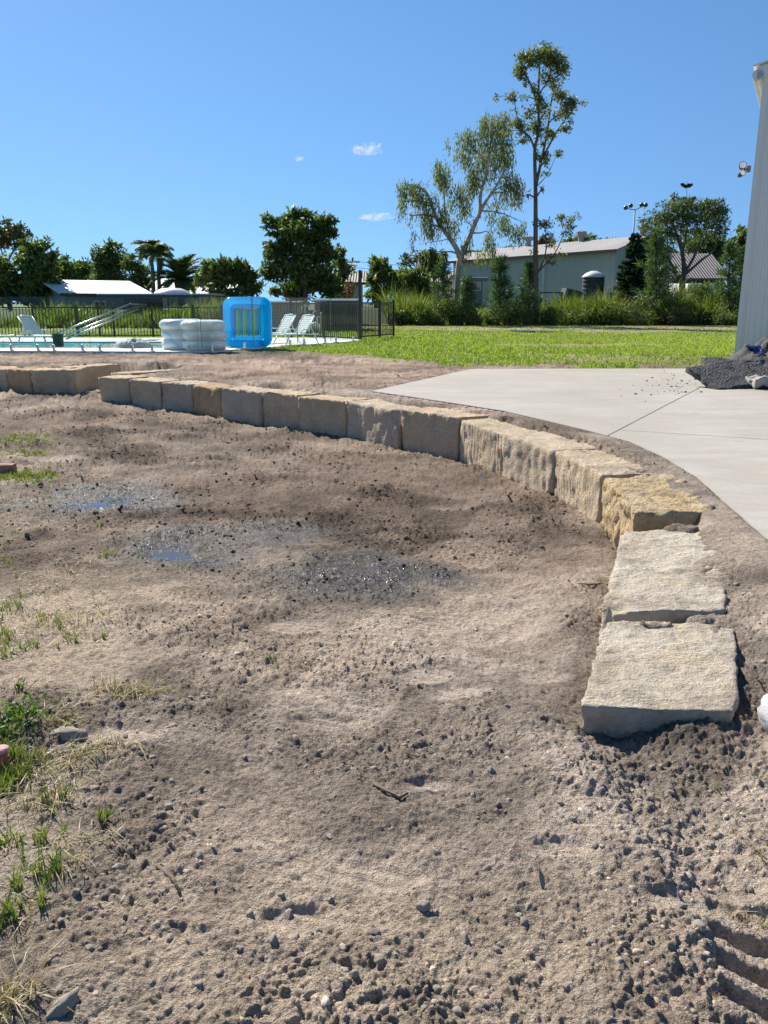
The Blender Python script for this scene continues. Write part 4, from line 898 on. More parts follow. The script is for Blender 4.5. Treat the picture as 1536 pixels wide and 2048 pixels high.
tag(t, 'twin security floodlight on the side of the steel shed', 'floodlight')
# ------------------------------------------------------------------ rubble on the slab
n = N('asphalt'); v = n.coords('Object'); f = n.noise(v, 45, 5, .75); vo = n.new('ShaderNodeTexVoronoi'); vo.inputs['Scale'].default_value = 38; n.link(v, vo.inputs[0])
n.pbr(n.mix(n.math('MULTIPLY', vo.outputs['Distance'], 1.2, True), (.16,.165,.165), (.03,.03,.032)), .75, n.bump(n.math('SUBTRACT', f, vo.outputs['Distance']), 1.0, .03), spec=.35); M['asphalt'] = n.m
simple('rubble_dark', (.09,.088,.085), (.05,.048,.046), .85, 9, .8, 40)
def chunk(label, px, py, z, size, rot, mat, seed, name='asphalt_slab', cat='rubble', res=26):
    c = P(px, py, z); w, d, h = size; V = []; Fc = []; vid = {}
    def vert(i, j, k, nx, ny, nz):
        if (i,j,k) not in vid:
            u, s, q = i/nx*2-1, j/ny*2-1, k/nz*2-1; ang = math.atan2(s, u); e = 1+.16*mnoise.noise(Vector((math.cos(ang)*1.7, math.sin(ang)*1.7, seed)))
            p = Vector((u*w/2*e, s*d/2*e, q*h/2)); p += Vector((0,0,1))*h*.35*mnoise.fractal(p*6+Vector((seed,0,0)), 1, 2, 4)+Vector((u,s,0))*.02*mnoise.noise(p*12); vid[(i,j,k)] = len(V); V.append(p)
        return vid[(i,j,k)]
    nx, ny, nz = res, max(6, int(res*d/w)), 4
    for i in range(nx):
        for j in range(ny): Fc += [tuple(vert(a,b,nz,nx,ny,nz) for a,b in ((i,j),(i+1,j),(i+1,j+1),(i,j+1))), tuple(vert(a,b,0,nx,ny,nz) for a,b in ((i,j+1),(i+1,j+1),(i+1,j),(i,j)))]
    for i in range(nx):
        for k in range(nz): Fc += [tuple(vert(a,0,b,nx,ny,nz) for a,b in ((i,k),(i+1,k),(i+1,k+1),(i,k+1))), tuple(vert(a,ny,b,nx,ny,nz) for a,b in ((i+1,k),(i,k),(i,k+1),(i+1,k+1)))]
    for j in range(ny):
        for k in range(nz): Fc += [tuple(vert(0,a,b,nx,ny,nz) for a,b in ((j+1,k),(j,k),(j,k+1),(j+1,k+1))), tuple(vert(nx,a,b,nx,ny,nz) for a,b in ((j,k),(j+1,k),(j+1,k+1),(j,k+1)))]
    o = obj(name, npmesh(name, V, Fc), mat, loc=c, rot=rot); return tag(o, label, cat)
chunk('large dark broken asphalt slab lying tilted on the concrete', 1452, 752, .66, (.78,.62,.07), (.42,-.12,.30), M['asphalt'], 3)
chunk('flat dark asphalt piece behind the large broken slab', 1462, 735, .66, (.75,.6,.06), (.28,.05,-.2), M['asphalt'], 5)
chunk('dark asphalt lump at the right edge of the rubble', 1525, 742, .70, (.5,.5,.10), (.3,-.25,.5), M['asphalt'], 8)
chunk('pale grey concrete lump under the rubble at the right edge', 1526, 766, .59, (.36,.25,.13), (0,.05,.1), M['concrete'], 9, 'concrete_lump')
hp = P(1530,748,.53); V = []
for i in range(41):
    for j in range(41):
        u, w = i/20-1, j/20-1; r = max(0, 1-(u*u+w*w)**.5); V.append((u*.85, w*.8, .5*r**.8*(1+.5*mnoise.fractal(Vector((u*3,w*3,7)), 1, 2, 4))+r**.5*.05*mnoise.noise(Vector((u*14,w*14,2)))-.01))
Fc = [(i*41+j, (i+1)*41+j, (i+1)*41+j+1, i*41+j+1) for i in range(40) for j in range(40)]
tag(obj('rubble_heap', npmesh('rubble_heap', V, Fc), M['rubble_dark'], loc=hp+Vector((.3,.5,0))), 'heap of dark crushed rubble against the steel shed', 'rubble')
n = N('blue_plastic'); v = n.coords('Object'); n.pbr(n.ramp(n.noise(v, 7, 4, .7), [(.45, (.01,.03,.16)), (.6, (.03,.08,.36)), (.68, (.55,.6,.7))]), .28, n.bump(n.noise(v, 16, 4), .8, .03)); M['blue_plastic'] = n.m
c = PD(1528,702,hp.y+.45); V = []; 
for i in range(25):
    for j in range(17):
        u, w = i/12-1, j/8-1; V.append((u*.26, w*.2+.03*mnoise.noise(Vector((u*3,w*3,1))), .12*(1-w*w*.5-u*u*.4)+.07*mnoise.fractal(Vector((u*2.4,w*2.4,5)), 1, 2, 4)))
Fc = [(i*17+j, (i+1)*17+j, (i+1)*17+j+1, i*17+j+1) for i in range(24) for j in range(16)]; tag(obj('plastic_sack', npmesh('plastic_sack', V, Fc, True), M['blue_plastic'], loc=c+Vector((0,0,-.1)), rot=(.5,.25,.2)), 'crumpled dark blue plastic sack on top of the rubble', 'sack')
for lab, q in (('black strap running off the blue sack over the rubble', ((1472,736,.9),(1500,722,.98),(1536,700,1.08))), ('thin dark rod lying left of the rubble on the slab', ((1386,744,.535),(1420,741,.55),(1450,738,.60)))):
    pp = [PD(x, y, hp.y+.1) if 'strap' in lab else P(x, y, z) for x, y, z in q]; m = MB(); m.tube([k-pp[0] for k in pp], .014, 6); tag(m.build('strap' if 'strap' in lab else 'rod', M['lamp_dark'], None, True, loc=pp[0]), lab, 'strap' if 'strap' in lab else 'rod')
pos = []
for k in range(90):
    q = P(1340+rnd.gauss(0,1)*34, 768+rnd.gauss(0,1)*14, ZS+.002)
    pos.append((q.x, q.y, q.z))
tag(obj('rubble_crumbs', scatter('rubble_crumbs', small, np.array(pos), .004+.018*nr.rand(90)**3), M['rubble_dark']), 'dark crumbs of rubble scattered on the concrete', 'rubble', kind='stuff')
# ------------------------------------------------------------------ lawn and tall grass
deck_poly = [(FA.x, FA.y), (FB.x, FB.y), (FC_.x, FC_.y), (FC_.x-.3, back), (-40, back)]
def inside(X, Y, poly):
    ins = np.zeros(X.shape, bool)
    for (ax, ay), (bx, by) in zip(poly, poly[1:]+poly[:1]):
        if ay == by: continue
        ins ^= ((ay > Y) != (by > Y)) & (X < (bx-ax)*(Y-ay)/(by-ay)+ax)
    return ins
slab_poly = [(p.x, p.y) for p in pts]
ypx = 648+92*nr.rand(150000)**1.0; th = np.arctan((ypx-1024)/F)+PITCH; Y = 1.1/np.tan(th); X = (nr.rand(len(Y))*2.3-1.15)*.474*(Y*cp+.3)
lw, ln_ = lawn_mask(X, Y); keep = (lw*(.35+1.1*fbm(X*1.6, Y*1.6, 3, 82)) > .55) & (nr.rand(len(X)) > .75*dryness(X, Y)) & ~inside(X, Y, deck_poly) & ~inside(X, Y, slab_poly) & (Y > 13); X, Y = X[keep], Y[keep]
Z, _a = ground(X, Y); V, Fc = blades(np.column_stack([X, Y, Z-.01]), (.035+.06*nr.rand(len(X)))*(.6+.8*fbm(X*.8, Y*.8, 3, 83)), .012+.02*(Y/40), .8, 2, .3)
tag(obj('lawn_grass', npmesh('lawn_grass', V, Fc), M['grass_lawn']), 'bright green mown grass of the lawn', 'grass', kind='stuff')
def tall_strip(label, px0, px1, Y0, Y1, n_, h0, h1, name='tall_grass', prof=None):
    Y = Y0+(Y1-Y0)*nr.rand(n_); xa, xb = PD(px0,620,Y0).x, PD(px1,620,Y0).x; X = xa+(xb-xa)*nr.rand(n_)
    cl = fbm(X*.55, Y*.55, 3, 84); keep = cl+.25*nr.rand(n_) > .42; X, Y, cl = X[keep], Y[keep], cl[keep]
    # tussocks
    X = X+(np.round(X*1.1)/1.1-X)*.35; h = (h0+(h1-h0)*np.clip((cl-.3)*2.2, 0, 1))*(.45+.6*nr.rand(len(X)))*(.65+.7*fbm(X*.35, Y*.35, 2, 85))
    if prof: h *= np.interp(X, [PD(p,620,Y0).x for p, _ in prof], [q for _, q in prof])
    Z = np.full(len(X), .42); V, Fc = blades(np.column_stack([X, Y, Z]), h, .035+.03*nr.rand(len(X)), .45, 4, .55)
    return tag(obj(name, npmesh(name, V, Fc), M['grass_tall']), label, 'grass', kind='stuff')
tall_strip('tall rank green grass along the back of the lawn', 780, 1500, 41.2, 46, 20000, 1.2, 2.7, prof=[(780,.95),(870,.7),(940,.55),(1060,.55),(1100,.85),(1150,.95),(1300,.95),(1400,1.05),(1500,1.15)])
tall_strip('tall green grass seen through the black pool fence', -30, 545, 36, 42, 11000, .7, 1.7)
# ------------------------------------------------------------------ trees
def barkmat(name, c1, c2, sc=6):
    n = N(name); v = n.coords('Object', (1,1,.35)); f = n.noise(v, sc, 5, .7, .5); n.pbr(n.ramp(f, [(.35, c2), (.62, c1)]), .9, n.bump(f, .6, .04), spec=.15); M[name] = n.m
barkmat('bark_pale', (.50,.43,.38), (.26,.21,.18)); barkmat('bark_dark', (.17,.13,.11), (.08,.065,.055)); barkmat('bark_grey', (.24,.21,.185), (.12,.10,.09))
leafmat('leaf_weeping', (.115,.14,.06), (.185,.205,.095), (.27,.28,.14), .45); leafmat('leaf_tall', (.09,.11,.045), (.15,.175,.07), (.23,.24,.11), .42)
leafmat('leaf_dark', (.065,.095,.03), (.11,.155,.05), (.19,.235,.085), .42); leafmat('leaf_mid', (.07,.105,.03), (.125,.17,.05), (.21,.25,.09), .4); leafmat('leaf_bright', (.06,.10,.02), (.12,.18,.04), (.20,.24,.07), .35)
leafmat('leaf_olive', (.07,.08,.03), (.12,.125,.045), (.17,.17,.07), .3); leafmat('leaf_red', (.10,.04,.03), (.16,.07,.05), (.12,.10,.05), .25); leafmat('leaf_silver', (.07,.095,.045), (.13,.165,.08), (.20,.235,.13), .3)
leafmat('needle', (.05,.09,.04), (.09,.15,.065), (.15,.21,.09), .35); leafmat('needle_dark', (.025,.05,.028), (.05,.085,.045), (.08,.12,.06), .25); leafmat('palm_leaf', (.09,.13,.05), (.15,.20,.08), (.24,.27,.12), .4)
TREES = []
def tree(label, Y, base, limbs, blobs, leaf, bark, size=.22, dens=.9, hang=0, name='tree', group=None, cat='tree', fill=.75, aspect=.45, twigs=5, droop=0.0, sub=None, grow=1.0, extra=0):
    s = Y/F/cp*1.0                                   # metres per photograph pixel at that distance
    b = PD(base[0], base[1], Y); b.z = .35; t = empty(name, b); tr = random.Random(int(base[0]*7+Y)); m = MB(); nodes = []
    for pl, r0, r1 in limbs:
        pp = []; off_ = 0
        for i, (x, y) in enumerate(pl):
            q = PD(x, y, Y); q.y += off_; q -= b
            if i == 0 and pl is limbs[0][0]: q.z = -.1
            elif i == 0 and nodes: q = min(nodes, key=lambda nd: (Vector((nd[0].x, 0, nd[0].z))-Vector((q.x, 0, q.z))).length)[0].copy(); off_ = q.y
            pp.append(q); off_ += tr.uniform(-.5, .5)*s*14
        # smooth
        out = []
        for i in range(len(pp)-1):
            p0, p1, p2, p3 = pp[max(i-1,0)], pp[i], pp[i+1], pp[min(i+2, len(pp)-1)]
            for k in range(4):
                u = k/4; out.append(.5*((2*p1)+(p2-p0)*u+(2*p0-5*p1+4*p2-p3)*u*u+(3*p1-p0-3*p2+p3)*u**3))
        out.append(pp[-1]); k = len(out); rad = [(r0+(r1-r0)*(i/(k-1)))*s for i in range(k)]; m.tube(out, rad, 7); nodes += [(p, r) for p, r in zip(out, rad)]
    LP, LA = [], []
    if extra:
        ends = [q for pl, r0, r1 in limbs[1:] for q in pl[1:]]+[(x, y) for x, y in limbs[0][0] if y < 320]
        blobs = list(blobs)+[(x+tr.gauss(0, 11), y+tr.gauss(0, 11), tr.uniform(5, 10), tr.uniform(5, 9), tr.uniform(.3, .8)) for x, y in ends for _ in range(extra)]
    for bl_ in blobs:
        cx, cy, rx, ry = bl_[:4]; rx *= grow; ry *= grow; dm = bl_[4] if len(bl_) > 4 else 1.0
        c = PD(cx, cy, Y)-b; near = min(nodes, key=lambda nd: (nd[0]-c).length+(3*s*10 if nd[0].z > c.z else 0)); c.y = near[0].y*.6+tr.uniform(-.6,.6)*rx*s
        R3 = np.array([rx*s, (rx*.6+ry*.4)*s, ry*s])
        mid_ = near[0].lerp(c, .5)+Vector((tr.uniform(-.1,.1), tr.uniform(-.1,.1), .12))*(near[0]-c).length*.6; r_ = min(near[1]*.7, .035*((c-near[0]).length+1)); m.tube([near[0], mid_, c], [r_, r_*.75, r_*.45], 5, False)
        ns = sub if sub else max(4, int(rx*ry/60)+3); q = nr.randn(ns, 3); q /= np.linalg.norm(q, axis=1)[:, None]; q *= (nr.rand(ns)**.45)[:, None]*fill; sc_ = q*R3
        for j in range(min(twigs, ns)):
            e = c+Vector(sc_[j]); m.tube([c, c.lerp(e, .5)+Vector((0,0,.06*(e-c).length)), e], [r_*.45, r_*.3, r_*.15], 4, False)
        k = int(dens*dm*rx*ry); w = nr.randint(0, ns, k); sr = (1-fill)*1.35 + .18
        g = nr.randn(k, 3); g /= np.linalg.norm(g, axis=1)[:, None]; g *= (nr.rand(k)**.4)[:, None]*sr
        pos = np.array(c)[None]+sc_[w]+g*R3*np.array([1,1,.8]); ax = nr.randn(k, 3)+np.array([0,0,-droop])
        if hang:
            pos2, ax2 = [pos], [nr.randn(k, 3)*.3+np.array([0,0,-1])]
            for h in range(1, hang+1): pos2.append(pos+np.array([0,0,-size*.8*h])+nr.randn(k, 3)*size*.22*h**.5); ax2.append(nr.randn(k, 3)*.32+np.array([0,0,-1]))
            pos, ax = np.concatenate(pos2), np.concatenate(ax2)
        LP.append(pos); LA.append(ax)
    LP, LA = np.concatenate(LP), np.concatenate(LA); sz = size*(.6+.8*nr.rand(len(LP))); V, Fc = leafs(LP, LA, sz, sz*aspect)
    obj('trunk', m.mesh('trunk'), M[bark], t, smooth=True); obj('crown', npmesh('crown', V, Fc), M[leaf], t)
    return tag(t, label, cat, group)
# the two gums
tree('tall slender gum with dark straight trunk and clumped crown', 41.5, (1074,640), [([(1074,640),(1072,520),(1071,461),(1072,375),(1072,298),(1078,260),(1079,186),(1082,132),(1084,98)],5.2,.9),([(1075,369),(1085,318),(1098,260),(1108,195),(1116,165)],3.2,.7),([(1087,318),(1112,269),(1132,238),(1146,220)],2.2,.6),([(1071,298),(1062,272),(1040,255),(1026,244)],2.2,.5),([(1077,230),(1071,186),(1055,149),(1044,128)],2,.5),([(1040,255),(1034,215),(1030,190)],1.2,.4),([(1080,190),(1096,160),(1112,118)],1.6,.4),([(1077,541),(1092,512),(1095,475),(1093,452)],1.8,.5),([(1078,545),(1112,505),(1130,465),(1141,448)],1.6,.4),([(1074,372),(1098,345),(1115,306)],1,.3)],
 [(1078,105,26,18),(1096,112,20,18),(1047,110,13,12),(1044,134,13,17),(1062,122,14,12),(1114,120,16,16),(1121,146,16,18),(1121,183,13,11),(1112,165,12,10,.6),(1029,189,8,14),(1078,200,9,20),(1142,206,18,14),(1135,222,14,12),(1150,200,8,8),(1061,222,12,14,.7),(1035,243,12,11),(1075,246,11,14),(1101,269,13,12,.8),(1049,278,11,7),(1060,256,12,8,.6),(1113,232,12,10,.5),(1090,225,12,16,.45),(1115,303,6,6,.6),(1092,448,14,9),(1124,432,9,8),(1142,450,8,7,.8),(1128,447,9,6,.5),(1058,389,5,6,.6),(1084,378,5,7,.6),(1086,150,14,14,.35)], 'leaf_tall', 'bark_dark', .16, 1.3, 0, 'gum_tree', fill=.5, aspect=.34, droop=.9, grow=1.1, extra=2)
tree('weeping gum with pale forked trunk and drooping foliage', 43.5, (914,640), [([(914,640),(915,565),(920,518),(938,475),(949,447),(958,427),(961,389),(972,346),(978,303),(986,250)],6.8,1.1),([(920,518),(911,495),(895,470),(876,441),(865,412),(854,384),(832,369),(815,368)],5.5,.8),([(903,484),(890,432),(887,361),(885,336)],2.4,.5),([(957,428),(970,405),(984,384),(1004,350),(1014,320)],3.6,.6),([(960,425),(985,424),(1010,431),(1040,444)],1.8,.4),([(943,470),(960,466),(974,464),(988,488)],1.8,.4),([(974,332),(960,312),(943,295),(922,279)],1.8,.4),([(945,455),(930,440),(922,400)],1.3,.4),([(900,478),(880,482),(850,486)],1.2,.3),([(984,384),(1010,372),(1036,368)],1.4,.4)],
 [(811,372,14,18),(806,402,9,14),(838,366,17,12),(846,388,15,15),(883,336,16,18),(889,358,15,12),(855,428,15,18),(860,450,16,14),(826,468,6,10),(889,422,13,20),(903,448,11,14),(932,268,21,15),(928,300,19,14),(990,235,28,16),(966,240,9,15),(1009,230,12,12),(996,272,27,20),(960,272,19,13),(978,305,28,18),(1012,306,16,20),(946,342,15,16),(920,377,13,17),(940,366,13,14),(1018,357,19,16),(1038,365,11,14),(1032,388,13,11),(932,400,13,16),(1006,386,13,11,.7),(983,428,9,12,.7),(1009,438,13,12),(1026,456,13,14),(1043,450,8,14),(978,471,13,14),(983,494,7,11),(960,503,9,13,.8),(932,486,11,14,.8),(966,345,14,14,.5),(990,340,14,14,.5),(870,395,10,14,.6),(900,395,9,14,.5),(835,405,8,10,.5),(820,430,6,12,.5),(995,405,10,10,.5),(915,430,9,12,.4)], 'leaf_weeping', 'bark_pale', .19, .27, 4, 'gum_tree', fill=.45, aspect=.24, grow=1.1, extra=1)
def broad(label, Y, base, blobs, leaf='leaf_dark', size=.3, dens=1.15, bark='bark_dark', limbs=None, group='trees behind the yard', **kw):
    bx, by = base; top = min(blobs, key=lambda q: q[1]); limbs = limbs or [([(bx,by),(bx+2,(by+top[1])/2+15),(top[0],top[1])], 5, 1.2)]
    r_ = random.Random(int(bx*3+Y)); add = []
    for q in blobs:
        for _ in range(2):
            an = r_.uniform(-.4, math.pi+.4); add.append((q[0]+math.cos(an)*q[2]*1.05, q[1]-math.sin(an)*q[3]*1.05, q[2]*r_.uniform(.25,.42), q[3]*r_.uniform(.3,.45), .75))
    return tree(label, Y, base, limbs, list(blobs)+add, leaf, bark, size, dens*.85, group=group, **kw)
broad('open-topped tree at the left photo edge with see-through crown', 52, (20,610), [(15,462,34,16),(38,472,20,18),(2,480,22,16),(30,495,14,10,.5),(48,500,12,12,.6)], 'leaf_olive', .26, 1.0, 'bark_grey', [([(20,610),(18,540),(22,515),(40,490),(48,475)],3,.7),([(20,525),(6,505),(2,480)],2,.6)])
broad('dense dark tree at far left, below the open crown', 50, (18,620), [(15,545,38,38),(5,590,36,28),(40,580,28,30),(-15,545,25,40)])
broad('dark leafy tree right of the open-topped one', 49, (78,620), [(70,500,26,22),(62,530,34,28),(85,540,28,36),(75,580,36,32),(102,565,20,26),(96,520,16,18)], 'leaf_mid')
broad('low green tree line above the white-roofed shed', 68, (140,610), [(135,535,26,20),(160,538,24,16),(178,548,22,20),(120,555,18,20),(150,560,30,22)], 'leaf_bright', .34)
broad('rounded dark tree left of the palms', 60, (215,620), [(215,505,24,18),(202,522,22,22),(230,520,24,26),(215,548,36,28),(195,560,20,22),(240,562,20,24)])
broad('small dark tree directly left of the palm trunks', 59, (272,620), [(262,530,16,16),(280,535,18,18),(272,560,26,26),(280,585,18,16)])
broad('broad mango tree right of the feather palm', 47, (455,640), [(440,530,26,14),(465,540,28,18),(425,548,20,16),(480,552,24,20),(445,565,34,20),(500,560,18,18),(405,556,14,12),(505,578,22,16),(465,590,36,16)], 'leaf_mid', .30, 1.2)
broad('large dark rounded tree behind the blue inflatable', 45, (610,640), [(575,440,26,16),(605,435,30,14),(640,448,26,18),(660,462,12,18),(590,462,34,20),(630,475,34,22),(575,490,26,20),(610,505,44,24),(650,505,24,28),(545,500,18,14),(560,520,26,18),(600,540,44,28),(640,550,36,34),(545,545,24,22),(590,580,40,24),(660,580,24,22),(540,436,16,10,.5),(535,450,10,10,.4),(548,465,12,10,.5)], 'leaf_dark', .26, 1.35, limbs=[([(612,640),(608,560),(600,490),(595,450)],6,1.2),([(608,540),(640,500),(645,460)],3.5,.8),([(605,520),(570,480),(545,445)],2.6,.6)])
broad('thin green tree at the right shoulder of the large dark one', 50, (688,640), [(682,520,14,18),(690,545,14,20),(676,500,10,14,.5),(684,575,18,20)], 'leaf_mid', .28)
broad('green bushy tree left of the weeping gum', 51, (772,640), [(760,535,22,16),(775,552,26,18),(748,560,18,22),(800,555,24,18),(790,578,34,20),(755,585,24,20)], 'leaf_mid', .30)
broad('grey-green bushy tree right next to the weeping gum trunk', 50, (832,640), [(825,555,26,16),(842,570,22,20),(815,582,28,18),(850,590,26,18)], 'leaf_mid', .28)
broad('rounded olive weeping tree behind the gum', 58, (866,640), [(865,505,22,14),(858,520,20,16),(880,520,16,18),(866,538,24,18)], 'leaf_olive', .3, 1.2, droop=1.5)
broad('sparse blue-grey tree far behind the bushy ones', 64, (828,620), [(815,515,12,8,.5),(835,512,14,8,.5),(826,528,18,8,.5),(805,527,10,8,.4)], 'leaf_silver', .3, .9)
for lab, q, lf in (('reddish tree crown rising over the long shed roof', [(1095,492,16,18),(1085,500,10,12)], 'leaf_red'), ('dark rounded tree over the middle of the long shed roof', [(1165,482,26,11),(1145,490,18,9),(1190,486,18,10)], 'leaf_dark'), ('low dark tree crown over the right end of the long shed', [(1222,488,30,8),(1248,487,20,7)], 'leaf_dark'), ('distant sparse trees over the left of the long shed roof', [(1018,502,14,7),(1040,500,16,8,.6),(1000,507,10,6)], 'leaf_dark')):
    broad(lab, 88, (q[0][0], 590), q, lf, .4, 1.6)
broad('spreading fine-leaved tree with dark forked trunk at the right', 49, (1360,640), [(1340,420,26,14),(1375,412,22,12),(1400,415,24,14),(1430,420,20,14),(1320,438,26,16),(1355,440,28,16),(1395,440,28,16),(1435,442,20,18),(1300,462,18,18,.8),(1330,468,22,16,.7),(1370,470,24,16,.6),(1410,468,24,14,.6),(1445,462,12,14,.6),(1285,490,14,20,.7),(1310,500,16,20,.6),(1300,530,18,22,.6),(1340,500,16,14,.4),(1390,498,14,10,.35),(1352,400,10,10,.7),(1445,410,8,10,.6)], 'leaf_silver', .22, 1.0, 'bark_dark', [([(1366,640),(1364,570),(1366,540),(1362,500),(1352,460),(1345,430)],7,1),([(1364,560),(1345,535),(1330,500),(1318,460)],3.6,.7),([(1366,545),(1385,515),(1400,480),(1412,440)],3.6,.7),([(1366,555),(1400,520),(1425,500),(1440,460)],3,.6),([(1364,505),(1372,470),(1378,430)],2,.5),([(1362,565),(1350,545),(1336,535)],2.4,.6)], fill=.7, aspect=.3, grow=1.3)
broad('dark rounded tree behind the fine-leaved one', 66, (1418,620), [(1410,480,24,16),(1430,492,20,22),(1400,500,26,22),(1420,520,32,20)], 'leaf_dark', .36, 1.4)
broad('dark tree partly hidden by the steel shed', 66, (1486,620), [(1485,480,16,22),(1472,500,16,20),(1490,520,24,24)], 'leaf_dark', .36, 1.4)
# palms
def palm(label, Y, base, crown, lean, nf, L_, kind, name='palm_tree'):
    s = Y/F; b = PD(base[0], base[1], Y); b.z = .4; t = empty(name, b); c = PD(crown[0], crown[1], Y)-b; tr = random.Random(int(crown[0])); m = MB()
    m.tube([(0,0,-.1), c*.33+Vector((lean,0,0)), c*.7+Vector((lean,0,0)), c], [.17,.14,.13,.12] if kind == 'king' else [.3,.28,.27,.26], 8); m.build('trunk', M['bark_grey'], t, True)
    for i in range(nf):
        az = 2*math.pi*i/nf+tr.uniform(-.25,.25); el = math.radians(tr.uniform(5, 70) if kind == 'king' else tr.uniform(0, 82)); L2 = L_*tr.uniform(.8,1.1); d = Vector((math.cos(az),math.sin(az),0)); pp = []; p = c.copy(); k = 12; e = el
        for j in range(k+1):
            pp.append(p.copy()); p = p+(d*math.cos(e)+Vector((0,0,math.sin(e))))*L2/k; e -= math.radians(9 if kind == 'king' else 6.0)
        m = MB(); m.tube(pp, [.03*(1-.8*j/k) for j in range(k+1)], 5, False); V = []; Fc = []; side = d.cross(Vector((0,0,1))).normalized()
        for j in range(10, 10*k-2):
            u = j/10; a0 = int(u); q = pp[a0].lerp(pp[min(a0+1,k)], u-a0); f = math.sin(math.pi*min(1,(u/k)*.9+.12)); tg = (pp[min(a0+1,k)]-pp[a0]).normalized()
            for sd in (-1, 1):
                dr = (side*sd*.8+tg*.55+Vector((0,0,-.45 if kind == 'king' else .25))+Vector((tr.gauss(0,.1),tr.gauss(0,.1),tr.gauss(0,.12)))).normalized(); ll = L2*.26*f+.06; w_ = tg*.045; bI = len(m.v); m.v += [tuple(q-w_), tuple(q+w_), tuple(q+dr*ll)]; m.f.append((bI, bI+1, bI+2))
        m.build('frond', M['palm_leaf'], t)
    if kind == 'king':
        m = MB(); m.tube([c-Vector((0,0,.9)), c-Vector((0,0,.5)), c+Vector((0,0,.1))], [.13,.15,.07], 8); m.build('crownshaft', M['palm_leaf'], t, True)
    else:
        m = MB(); m.lathe([(.26,-.9),(.42,-.5),(.45,-.1),(.2,.15),(.01,.2)], 10, c); m.build('frond_bases', M['bark_dark'], t)
    return tag(t, label, 'palm', 'palms behind the pool')
palm('taller slender palm with arching fronds, left one of the pair', 57, (306,620), (300,497), .1, 11, 1.75, 'king')
palm('slender palm right of its twin', 56, (324,620), (318,509), -.1, 11, 1.75, 'king')
palm('short feather palm with stiff radiating fronds', 55, (362,630), (362,562), 0, 34, 2.3, 'date')
palm('small fan of palm fronds above the bushy tree', 62, (756,620), (756,532), 0, 16, .9, 'date')
# pines
def whorl_tree(label, Y, base, top, width, tiers, kind, name, per=6):
    s = Y/F; b = PD(base[0], base[1], Y); b.z = .4; t = empty(name, b); H_ = PD(top[0], top[1], Y).z-.4; tx = PD(top[0], top[1], Y).x-b.x; m = MB(); m.tube([(0,0,-.1),(tx*.5,0,H_*.5),(tx,0,H_)], [.09 if kind == 'pine' else .12,.055,.012], 7); LP, LA, LL = [], [], []; tr = random.Random(int(base[0]))
    for i in range(tiers):
        u = (i+.6)/tiers; z = H_*(.12+.88*u); r = width*s*(1-u)**(.75 if kind == 'pine' else .9)+.1
        if kind == 'top': r = .5 if i == tiers-1 else .75
        for k in range(per):
            az = 2*math.pi*(k+.5*i)/per+tr.uniform(-.2,.2); d = Vector((math.cos(az),math.sin(az),0)); rr = r*(tr.uniform(.45,1.25) if kind == 'pine' else tr.uniform(.8,1.1)); p0 = Vector((tx*u,0,z+(tr.uniform(-.5,.5)*H_*.88/tiers if kind != 'top' else 0))); up = .55 if kind == 'pine' else .12
            if kind == 'top': up = .45
            pp = [p0, p0+d*rr*.5+Vector((0,0,rr*up*.35)), p0+d*rr+Vector((0,0,rr*up))]; m.tube(pp, [.022,.016,.008], 5, False)
            n_ = int(rr*(44 if kind == 'pine' else 170))+(12 if kind == 'pine' else 30)
            for j in range(n_):
                w = tr.random()**.7; q = pp[0].lerp(pp[1], w*2) if w < .5 else pp[1].lerp(pp[2], w*2-1)
                if kind == 'pine': a = d*.75+Vector((tr.gauss(0,.7),tr.gauss(0,.7),.45+tr.gauss(0,.6))); l = .38
                else:
                    sd = Vector((-d.y,d.x,0))*(1 if tr.random() < .5 else -1); a = sd*.8+d*.6+Vector((0,0,.3+tr.gauss(0,.35))); l = (.12+.30*rr*(1-w))*.8+.10
                LP.append(q); LA.append(a); LL.append(l*tr.uniform(.7,1.2))
    if kind == 'pine':
        for j in range(160): LP.append(Vector((tx,0,H_-tr.random()*.9))); LA.append(Vector((tr.gauss(0,.4),tr.gauss(0,.4),1))); LL.append(.25)
    LL = np.array(LL); V, Fc = leafs(np.array(LP), np.array(LA), LL, .04 if kind == 'pine' else .11); obj('trunk', m.mesh('trunk'), M['bark_dark'], t); obj('crown', npmesh('crown', V, Fc), M['needle' if kind == 'pine' else 'needle_dark'], t)
    return tag(t, label, 'pine', 'young pines along the back of the lawn' if kind == 'pine' else None)
for lab, b_, t_, w_, n_ in (('bushy young pine in front of the weeping gum trunk', (887,645), (886,530), 26, 9), ('small dark young pine right of the weeping gum', (934,645), (934,560), 16, 7), ('young pine midway between the two gums', (1000,645), (1000,520), 26, 10), ('young pine just left of the tall gum trunk', (1058,645), (1060,528), 22, 9), ('tall bright young pine left of the spreading tree', (1312,650), (1312,462), 40, 13), ('young pine near the steel shed', (1458,640), (1459,488), 26, 11), ('short young pine hidden against the steel shed', (1482,640), (1481,500), 24, 10)):
    whorl_tree(lab, 41.8+rnd.random(), b_, t_, w_, n_, 'pine', 'young_pine')
whorl_tree('dark layered Norfolk-type pine left of the bright young pine', 45, (1268,640), (1271,470), 50, 15, 'norfolk', 'layered_pine', 8)
whorl_tree('thin layered pine top poking above the spreading tree', 78, (1373,600), (1374,362), 10, 8, 'top', 'layered_pine', 6)
